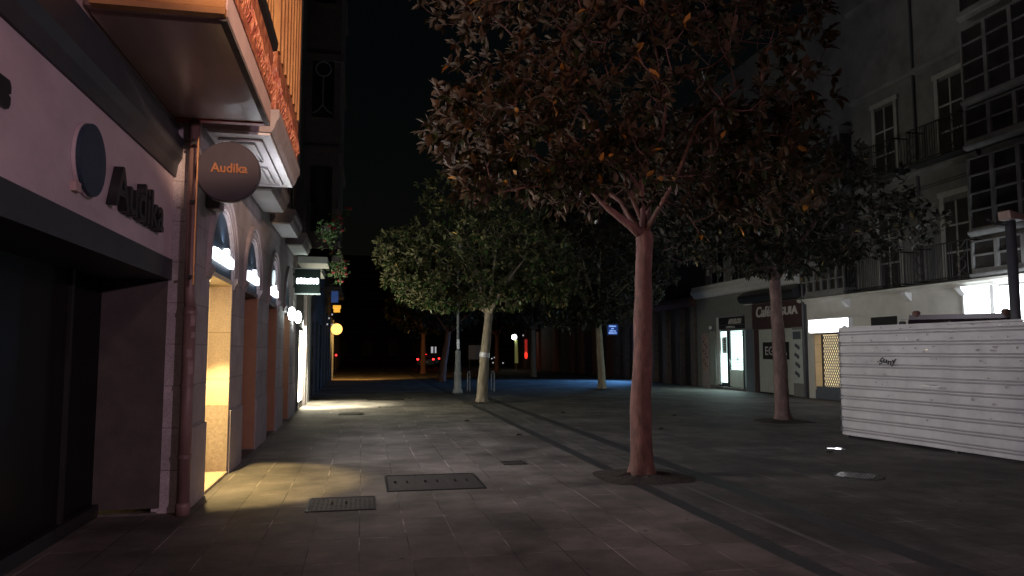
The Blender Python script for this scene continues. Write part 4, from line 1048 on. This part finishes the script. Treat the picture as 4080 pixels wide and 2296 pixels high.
# ------------------------------------------------------------------ street furniture and distant lights
LC = thing('lamp_column', 'grey cast iron lamp column standing between the tree trunks', 'street lamp', (3.66, 28.9, 0))
MB().lathe([(.20, 0), (.20, .12), (.155, .18), (.13, .72), (.16, .76), (.12, .82), (.10, 1.55), (.125, 1.60), (.07, 1.68)], (3.66, 28.9, 0), 16).build('base', M['lamp_iron'], LC, smooth=True)
MB().tube([(3.66, 28.9, 1.66), (3.65, 28.9, 3.2), (3.65, 28.9, 5.6)], [.055, .048, .04], 12).build('pole', M['lamp_iron'], LC, smooth=True)
MB().lathe([(.064, 1.72), (.064, 2.1)], (3.66, 28.9, 0), 12).build('sticker', M['mirror_w'], LC)
MB().lathe([(.05, 5.6), (.2, 5.75), (.26, 6.1), (.1, 6.3)], (3.65, 28.9, 0), 14).build('lantern', M['lamp_iron'], LC)
def car(x, y, lab, dx=0):
    t = thing('parked_car', lab, 'car', (x, y, 0), 'cars with red tail lights across the end')
    MB().prism([(y, .35), (y, .95), (y + .25, 1.05), (y + .75, 1.48), (y + 2.2, 1.5), (y + 3.0, 1.02), (y + 4.1, .9), (y + 4.2, .4)], x - .85, x + .85, 'x').build('body', M['carpaint'], t, bevel=.06)
    MB().add([(x - .68, y + .26, 1.07), (x + .68, y + .26, 1.07), (x + .58, y + .68, 1.43), (x - .58, y + .68, 1.43)], [(0, 1, 2, 3)]).build('rear_window', M['pane_dim'], t)
    for s_ in (-1, 1):
        MB().box(x + s_ * .74 - .09, x + s_ * .74 + .09, y - .02, y + .04, .84, .98).build('tail_light', G_tail, t)
        MB().lathe([(.29, -.1), (.32, 0), (.29, .1)], (x + s_ * .75, y + .8, .32), 14, 'x').build('wheel', M['tyre'], t)
        MB().lathe([(.29, -.1), (.32, 0), (.29, .1)], (x + s_ * .75, y + 3.4, .32), 14, 'x').build('wheel', M['tyre'], t)
    MB().box(x - .25, x + .25, y - .015, y - .001, .6, .72).build('number_plate', M['paper'], t)
    MB().box(x - .08, x + .08, y + .24, y + .3, 1.36, 1.41).build('brake_light', G_tail, t)
car(5.9, 71, 'nearer dark car seen from behind with red tail lights'); car(7.25, 79, 'farther dark car with red tail lights half hidden by a trunk')
for i, (x, y, z, lab) in enumerate(((10.9, 68, 1.9, 'single small red signal lamp on the pole before the pale panel'), (-2.1, 62, 1.35, 'tiny red signal lamp beyond the amber wall lamp'))):
    s_ = thing('signal_lamp', lab, 'signal', (x, y, 0), 'small red signal lamps')
    MB().tube([(x, y, 0), (x, y, z + .3)], .03, 8).build('pole', M['postgrey'], s_); MB().lathe([(.05, 0), (.075, .03)], (x, y - .1, z), 12, 'y').build('lens', G_tail, s_)
GP = thing('display_panel', 'pale grey panel board standing far off under the trees', 'panel', (10.9, 70, 0))
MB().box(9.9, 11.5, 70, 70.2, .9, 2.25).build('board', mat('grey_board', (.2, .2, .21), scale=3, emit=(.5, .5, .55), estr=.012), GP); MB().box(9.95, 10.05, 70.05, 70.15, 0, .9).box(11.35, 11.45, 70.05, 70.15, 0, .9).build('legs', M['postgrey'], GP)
FG = thing('street_lamp', 'white globe street lamp shining on a lamplit greenish trunk far away', 'street lamp', (13.5, 66, 0))
MB().lathe([(.06, -.24), (.19, -.16), (.25, 0), (.19, .16), (.06, .24)], (13.5, 66, 2.95), 20).build('globe', G_point, FG, smooth=True)
MB().tube([(13.75, 66.2, .6), (13.72, 66.2, 2.7)], [.16, .13], 12).build('pole', mat('lamplit_green_trunk', (.55, .62, .25), scale=5, emit=(.5, .6, .2), estr=.10), FG)  # trunk as a tube, greenish lamplight put into its colour and glow
MB().tube([(13.75, 66.2, 0), (13.75, 66.2, .6)], .2, 12).build('base', M['postgrey'], FG); MB().tube([(13.72, 66.2, 2.7), (13.72, 66.2, 3.3), (13.5, 66.1, 3.3), (13.5, 66, 3.18)], .03, 8).build('arm', M['postgrey'], FG)
NE = thing('neon_strip', 'upright red neon strip glowing far down the street', 'neon sign', (14.6, 66, 0))
MB().box(14.50, 14.72, 66, 66.1, 1.6, 2.75).build('strip', G_redstrip, NE); MB().lathe([(.09, 0), (.15, .25), (.13, .5), (.06, .6)], (14.6, 66, 1.0), 12).build('flame', G_flame, NE); MB().box(14.55, 14.66, 66.02, 66.1, 0, 1.0).build('post', M['postgrey'], NE)
for i, (x, z) in enumerate(((6.55, 1.25), (6.98, 1.3))):
    d_ = thing('lit_doorway', 'narrow pale lit doorway slit above the red tail lights, %s' % ('the wider one' if i == 0 else 'the thinner one'), 'doorway', (x, 84, 0), 'pale lit slits over the cars')
    MB().box(x + 1.05, x + (1.28 if i == 0 else 1.20), 84, 84.1, 1.05, 2.2).build('opening', G_dim, d_)
    MB().box(x + .98, x + 1.04, 84, 84.12, 0, 2.3).build('frame', M['mould_d'], d_)
for i, (x, y, z) in enumerate(((11.6, 78, 1.95), (7.05, 90, 2.5), (13.1, 74, 1.05), (12.6, 72, .55), (13.6, 72, .52), (12.65, 73, .95), (15.2, 70, 3.2), (19.2, 80, .75))):
    s_ = thing('distant_lamp', 'pinprick white lamp far down the dark street', 'lamp', (x, y, 0), 'distant white lamps down the street')
    MB().lathe([(.03, -.07), (.09, 0), (.03, .07)], (x, y, z), 10).build('bulb', G_dim if i > 1 else G_point, s_); MB().tube([(x, y + .05, 0), (x, y + .05, z)], .025, 6).build('pole', M['postgrey'], s_)
BR = thing('bike_rack', 'low dark metal bike rack beside the cast iron lamp column', 'bike rack', (4.4, 30, 0))
for k in range(3):
    xx = 4.3 + k * .5
    MB().tube([(xx, 30, 0), (xx, 30, .7), (xx, 30.1, .8), (xx, 30.6, .8), (xx, 30.7, .7), (xx, 30.7, 0)], .024, 8).build('hoop', M['lamp_iron'], BR)

# ------------------------------------------------------------------ trees
from mathutils import noise as mnoise
def rough_trunk(tm, trunk, seed, n=26):
    P = np.array(trunk); t_ = np.r_[0, np.cumsum(np.linalg.norm(np.diff(P[:, :3], axis=0), axis=1))]
    ts = np.linspace(0, t_[-1], 46); C_ = np.stack([np.interp(ts, t_, P[:, k]) for k in range(4)], 1)
    vs = []; fs = []
    for i, (px, py, pz, r_) in enumerate(C_):
        wob = .018 * mnoise.noise((0, seed, pz * 1.7)); wob2 = .018 * mnoise.noise((5, seed, pz * 1.7))
        flare = max(0, 1 - max(pz, 0) / .28)
        for k in range(n):
            a = 2 * math.pi * k / n; ca, sa = math.cos(a), math.sin(a)
            q = 1 + .10 * mnoise.noise((ca * 1.3, sa * 1.3 + seed, pz * 2.2)) + .05 * mnoise.noise((ca * 4, sa * 4 + seed, pz * 7))
            kn = mnoise.noise((ca * 1.1 + 9, sa * 1.1 + seed, pz * 3.1)); q += .16 * max(0, kn - .55)
            q *= 1 + flare ** 2 * (.28 + .30 * math.sin(a * 5 + seed) * .6)
            vs.append((px + wob + ca * r_ * q, py + wob2 + sa * r_ * q, pz))
    for i in range(len(C_) - 1):
        for k in range(n): fs.append((i * n + k, i * n + (k + 1) % n, (i + 1) * n + (k + 1) % n, (i + 1) * n + k))
    tm.add(vs, fs)
def tree(label, x, y, seed, trunk, limbs, ells, ntips, leafm, barkm, L=(.11, .19), nl=(7, 11), keep=None, pit=True, spread=(25, 85), band=False, sub=.16, inner=.45, clump=1.25, cut=-.12):
    rng = np.random.default_rng(seed)
    t = thing('magnolia_tree', label, 'tree', (x, y, 0), 'magnolia trees in rows along the plaza')
    tm = MB(); rough_trunk(tm, trunk, seed)
    nodes = []
    for lb in limbs:
        tm.tube([p[:3] for p in lb], [p[3] for p in lb], 8)
        for p, q_ in zip(lb, lb[1:]):
            p_, q2 = np.array(p[:3]), np.array(q_[:3]); n = max(1, int(np.linalg.norm(q2 - p_) / sub))
            for k in range(n): nodes.append(p_ + (q2 - p_) * (k + .5) / n)
    tips = []
    tot = sum(e[6] for e in ells)
    while len(tips) < ntips:
        e = ells[int(rng.choice(len(ells), p=[q_[6] / tot for q_ in ells]))]
        d = rng.normal(0, 1, 3); d /= np.linalg.norm(d); r_ = rng.uniform(inner ** 3, 1) ** (1 / 3)
        p = np.array(e[:3]) + d * r_ * np.array(e[3:6])
        if keep and not keep(p): continue
        if mnoise.noise((p[0] * clump, p[1] * clump + seed * 3.7, p[2] * clump * 1.15)) < cut: continue
        tips.append(p)
    base = np.array(limbs[0][0][:3])
    tips.sort(key=lambda p: np.linalg.norm(p - base))
    N_ = np.array(nodes); buf = [N_]
    allN = N_; tw = tm; out = []
    for p in tips:
        dd = np.linalg.norm(allN - p, axis=1) + .35 * np.linalg.norm(allN - base, axis=1) * 0.15
        j = int(np.argmin(dd)); a = allN[j]; ln = np.linalg.norm(p - a)
        mid = (a + p) / 2 + rng.normal(0, .06, 3) * ln + np.array([0, 0, -.04 * ln])
        tw.tube([tuple(a), tuple(mid), tuple(p)], [.005 + .006 * min(2, ln), .005 + .003 * min(2, ln), .0035], 5, False)
        new = np.array([a + (mid - a) * .6, mid, mid + (p - mid) * .5]); allN = np.vstack([allN, new])
        d = p - mid; d = d / (np.linalg.norm(d) + 1e-6)
        out.append((p, d))
        if ln > .5: out.append((mid, rng.normal(0, 1, 3) * .5 + d))
    tm.build('trunk', barkm, t, smooth=True)
    leaves_mesh('crown', out, leafm, t, L, nl, seed + 100, spread)
    if pit:
        pm = MB(); n = 22; rr = .62
        pm.v.append((x, y, .05)); ring = []
        for kk, (fr_, hz) in enumerate(((.35, .045), (.7, .025), (1.0, .004))):
            for k in range(n):
                a = 2 * math.pi * k / n; w_ = max(abs(math.cos(a)), abs(math.sin(a))); q_ = rr * fr_ / (w_ ** .55) * rng.uniform(.93, 1.07)
                pm.v.append((x + q_ * math.cos(a), y + q_ * math.sin(a), hz * rng.uniform(.6, 1.4) if fr_ < 1 else .003))
        for k in range(n): pm.f.append((0, 1 + k, 1 + (k + 1) % n))
        for kk in range(2):
            for k in range(n): pm.f.append((1 + kk * n + k, 1 + (kk + 1) * n + k, 1 + (kk + 1) * n + (k + 1) % n, 1 + kk * n + (k + 1) % n))
        o = pm.build('tree_pit', M['soil'], None, (x, y, 0))
        tag(o, 'bare soil tree pit around the trunk of the ' + pit, 'tree pit', 'tree pits around the trunks')
    if band:
        b_ = MB()
        b_.tube([(band[0], y, band[2]), (band[1], y, band[3])], [band[4], band[4]], 16, False); b_.build('band', M['mirror_w'], t)
    return t
x, y = 3.57, 9.2
def keep1(p):
    X, Y, Z = p
    if Z < 3.0 + .18 * math.sin(3 * X + 2 * Y): return False
    if Z < 3.55 and 1.75 < X < 3.1 and Y < 10.2: return False
    if Z < 3.42 and 3.0 < X < 4.2: return False
    if X < 1.5 and 5.25 < Z < 5.75: return False       # the gap on the left of the crown
    if Y > 11 and X < 2.2 and Z < 4.4: return False
    return True
trunk1 = [(3.575, 9.2, -.02, .158), (3.57, 9.2, .10, .152), (3.56, 9.2, .5, .138), (3.575, 9.2, 1.1, .132), (3.60, 9.2, 1.7, .124), (3.625, 9.2, 2.3, .116), (3.645, 9.2, 2.85, .110), (3.645, 9.2, 3.12, .115), (3.64, 9.2, 3.25, .07)]
limbs1 = [
    [(3.63, 9.2, 3.12, 0.0675), (3.45, 9.15, 3.25, 0.0558), (3.1, 9.1, 3.48, 0.0396), (2.85, 9.08, 3.74, 0.0346), (2.7, 9.05, 3.92, 0.0302), (2.2, 9.0, 4.05, 0.0245), (1.75, 8.95, 4.3, 0.0173), (1.3, 8.9, 4.62, 0.0101)],
    [(3.65, 9.2, 3.12, 0.0630), (3.62, 9.18, 3.5, 0.0360), (3.60, 9.15, 3.95, 0.0324), (3.66, 9.1, 4.25, 0.0288), (3.86, 9.05, 4.45, 0.0245), (3.9, 9.0, 4.8, 0.0202), (3.8, 9, 5.5, 0.0144), (3.6, 9, 6.4, 0.0086)],
    [(3.60, 9.17, 3.75, 0.0252), (3.3, 9.0, 4.0, 0.0216), (2.8, 8.8, 4.08, 0.0187), (2.3, 8.5, 4.3, 0.0130), (1.6, 8.3, 4.9, 0.0072)],
    [(3.66, 9.2, 3.10, 0.0360), (3.78, 9.25, 3.4, 0.0274), (4.0, 9.3, 3.75, 0.0216), (4.5, 9.3, 4.1, 0.0187), (5.2, 9.3, 4.45, 0.0130), (5.8, 9.3, 4.8, 0.0072)],
    [(3.64, 9.25, 3.15, 0.0540), (3.5, 9.7, 3.7, 0.0324), (3.2, 10.3, 4.2, 0.0252), (2.9, 10.9, 4.8, 0.0144)],
    [(3.65, 9.15, 3.2, 0.0360), (3.9, 8.75, 3.8, 0.0259), (4.0, 8.3, 4.4, 0.0173), (4.4, 7.9, 4.8, 0.0086)],
    [(3.64, 9.2, 3.3, 0.0360), (3.2, 9.3, 4.4, 0.0259), (2.5, 9.4, 5.3, 0.0187), (1.6, 9.4, 6.1, 0.0101)],
    [(3.65, 9.2, 3.3, 0.0360), (4.2, 9.8, 4.3, 0.0259), (5.0, 10.2, 5.3, 0.0173), (5.5, 10.3, 6.2, 0.0101)],
    [(2.85, 9.08, 3.74, 0.0144), (2.4, 8.9, 3.72, 0.0115), (1.9, 8.8, 3.62, 0.0086), (1.45, 8.75, 3.5, 0.0050)],
]
ell1 = [(3.5, 9.2, 5.2, 2.75, 2.6, 1.9, 6), (2.2, 9.0, 4.35, 1.55, 1.4, .7, 2.4), (1.6, 8.9, 6.4, 1.1, 1.3, .75, 1.0), (1.35, 8.8, 3.6, .28, .3, .25, .12), (5.2, 9.2, 4.1, 1.1, 1.3, .9, 1.0), (4.5, 9.0, 3.35, .5, .5, .5, .35), (2.95, 9.3, 3.3, .16, .2, .22, .06), (3.6, 9.2, 6.9, 2.4, 2.4, 1.2, 2.0)]
tree('tall rusty leaved magnolia nearest of the row, with forked branches over the paving', x, y, 1, trunk1, limbs1, ell1, 1750, M['leaf'], M['bark'], (.10, .185), (7, 12), keep1, 'nearest big magnolia')
def std(label, x, y, seed, fork, rx, zc, rz, ntips, leafm, barkm, lean=(0, 0), r0=.15, pit=True, L=(.13, .21), ry=None, extra=(), band=False, keep=None, nl=(6, 9)):
    rng = np.random.default_rng(seed + 50); lx, ly = lean
    ry = ry or rx
    tk = [(x, y, -.02, r0 * 1.08), (x, y, .15, r0 * 1.02), (x + lx * .3, y + ly * .3, fork * .4, r0 * .92), (x + lx * .75, y + ly * .75, fork * .8, r0 * .8), (x + lx, y + ly, fork, r0 * .75)]
    lbs = []
    n = 7
    for k in range(n):
        a = 2 * math.pi * k / n + rng.uniform(-.3, .3); up = rng.uniform(.2, .9)
        ex, ey = x + lx + math.cos(a) * rx * .75 * (1.1 - up * .6), y + ly + math.sin(a) * ry * .75 * (1.1 - up * .6)
        ez = fork + (zc - fork) * (.4 + up * 1.3)
        f3 = (x + lx, y + ly, fork - .05)
        m1 = tuple(f3[i] + (v - f3[i]) * .35 for i, v in enumerate((ex, ey, ez))); m2 = tuple(f3[i] + (v - f3[i]) * .7 for i, v in enumerate((ex, ey, ez)))
        lbs.append([(*f3, r0 * .5), (m1[0], m1[1], m1[2] + .12, r0 * .32), (m2[0], m2[1], m2[2] + .1, r0 * .2), (ex, ey, ez, .012)])
    return tree(label, x, y, seed, tk, lbs, [(x + lx, y + ly, zc, rx, ry, rz, 6)] + list(extra), ntips, leafm, barkm, L, nl, keep, pit, band=band, inner=.1, cut=-.2)
std('green leaved magnolia with a reflective band on its pale leaning trunk', 3.72, 23.3, 2, 2.85, 2.7, 5.0, 1.9, 2000, M['leaf_g'], M['bark_g'], (.22, 0), .17, 'banded magnolia', (.12, .20), None,
    [(2.0, 22.8, 3.5, 1.2, 1.3, .55, 1.5), (1.2, 23, 4.7, 1.0, 1.4, .8, 1.1), (.95, 22.6, 3.75, .5, .6, .3, .4), (2.3, 22.4, 3.0, .55, .6, .25, .35), (5.6, 23.5, 4.2, 1.5, 1.5, .9, 1.2), (6.4, 23.6, 3.6, .8, 1.0, .5, .5), (3.0, 23, 6.6, 1.6, 1.6, .8, .9), (3.9, 22.9, 3.35, 1.5, 1.2, .5, 1.3)], (3.80, 3.815, 1.44, 1.58, .165), lambda p: p[2] > 2.85)
std('dark spreading magnolia whose trunk hides part of the cafe sign', 9.6, 15.8, 3, 3.3, 3.4, 5.0, 1.7, 1900, M['leaf_d'], M['bark_d'], (-.1, 0), .165, 'magnolia before the cafe', (.12, .19), 2.7,
    [(11.8, 15.6, 4.7, 1.9, 1.6, .8, 1.4), (8.0, 15.6, 4.4, 1.5, 1.5, .75, 1.2), (10.3, 15.6, 3.55, .5, .5, .25, .25), (9.4, 16.5, 6.3, 2.8, 2.2, 1.2, 1.6), (7.2, 15.8, 4.6, 1.2, 1.4, .8, .8), (9.6, 15.2, 3.75, 1.7, 1.2, .4, .9)], False, lambda p: p[2] > 3.25 + .02 * (p[0] - 9.6) ** 2)
std('slim magnolia whose trunk stands next to the blue screen sign', 10.1, 30.6, 4, 3.1, 3.6, 5.2, 2.3, 1300, M['leaf_d'], M['bark_g'], (-.15, 0), .17, 'magnolia by the blue screen', (.15, .25), None, [(8.6, 30.2, 3.3, 1.6, 1.4, .8, 1.2), (10.2, 30, 3.3, 1.7, 1.3, .6, 1.0), (11.6, 30, 4.6, 1.3, 1.5, 1.2, .8)])
std('far dim magnolia at the edge of the blue light pool', 10.6, 45.8, 5, 3.0, 3.0, 4.8, 1.8, 600, M['leaf_d'], M['bark_g'], (0, 0), .19, 'far magnolia by the blue pool', (.2, .3))
std('dim magnolia with a curved fork behind the banded trunk', 4.15, 39.5, 6, 2.7, 3.0, 4.6, 1.8, 700, M['leaf_d'], M['bark'], (.35, 0), .2, 'magnolia behind the lamp column', (.2, .3))
std('remote black magnolia in front of the red tail lights', 4.4, 55, 7, 3.0, 3.0, 5.0, 2.0, 420, M['leaf_d'], M['bark'], (0, 0), .2, False, (.25, .38))
std('remote black magnolia near the brownish terrace house', 11.0, 61, 8, 3.0, 3.2, 5.0, 2.0, 420, M['leaf_d'], M['bark'], (0, 0), .2, False, (.25, .38))
std('remote black magnolia far beyond the pale panel', 7.5, 92, 9, 3.0, 5.5, 6.0, 3.0, 420, M['leaf_d'], M['bark'], (0, 0), .2, False, (.4, .6))
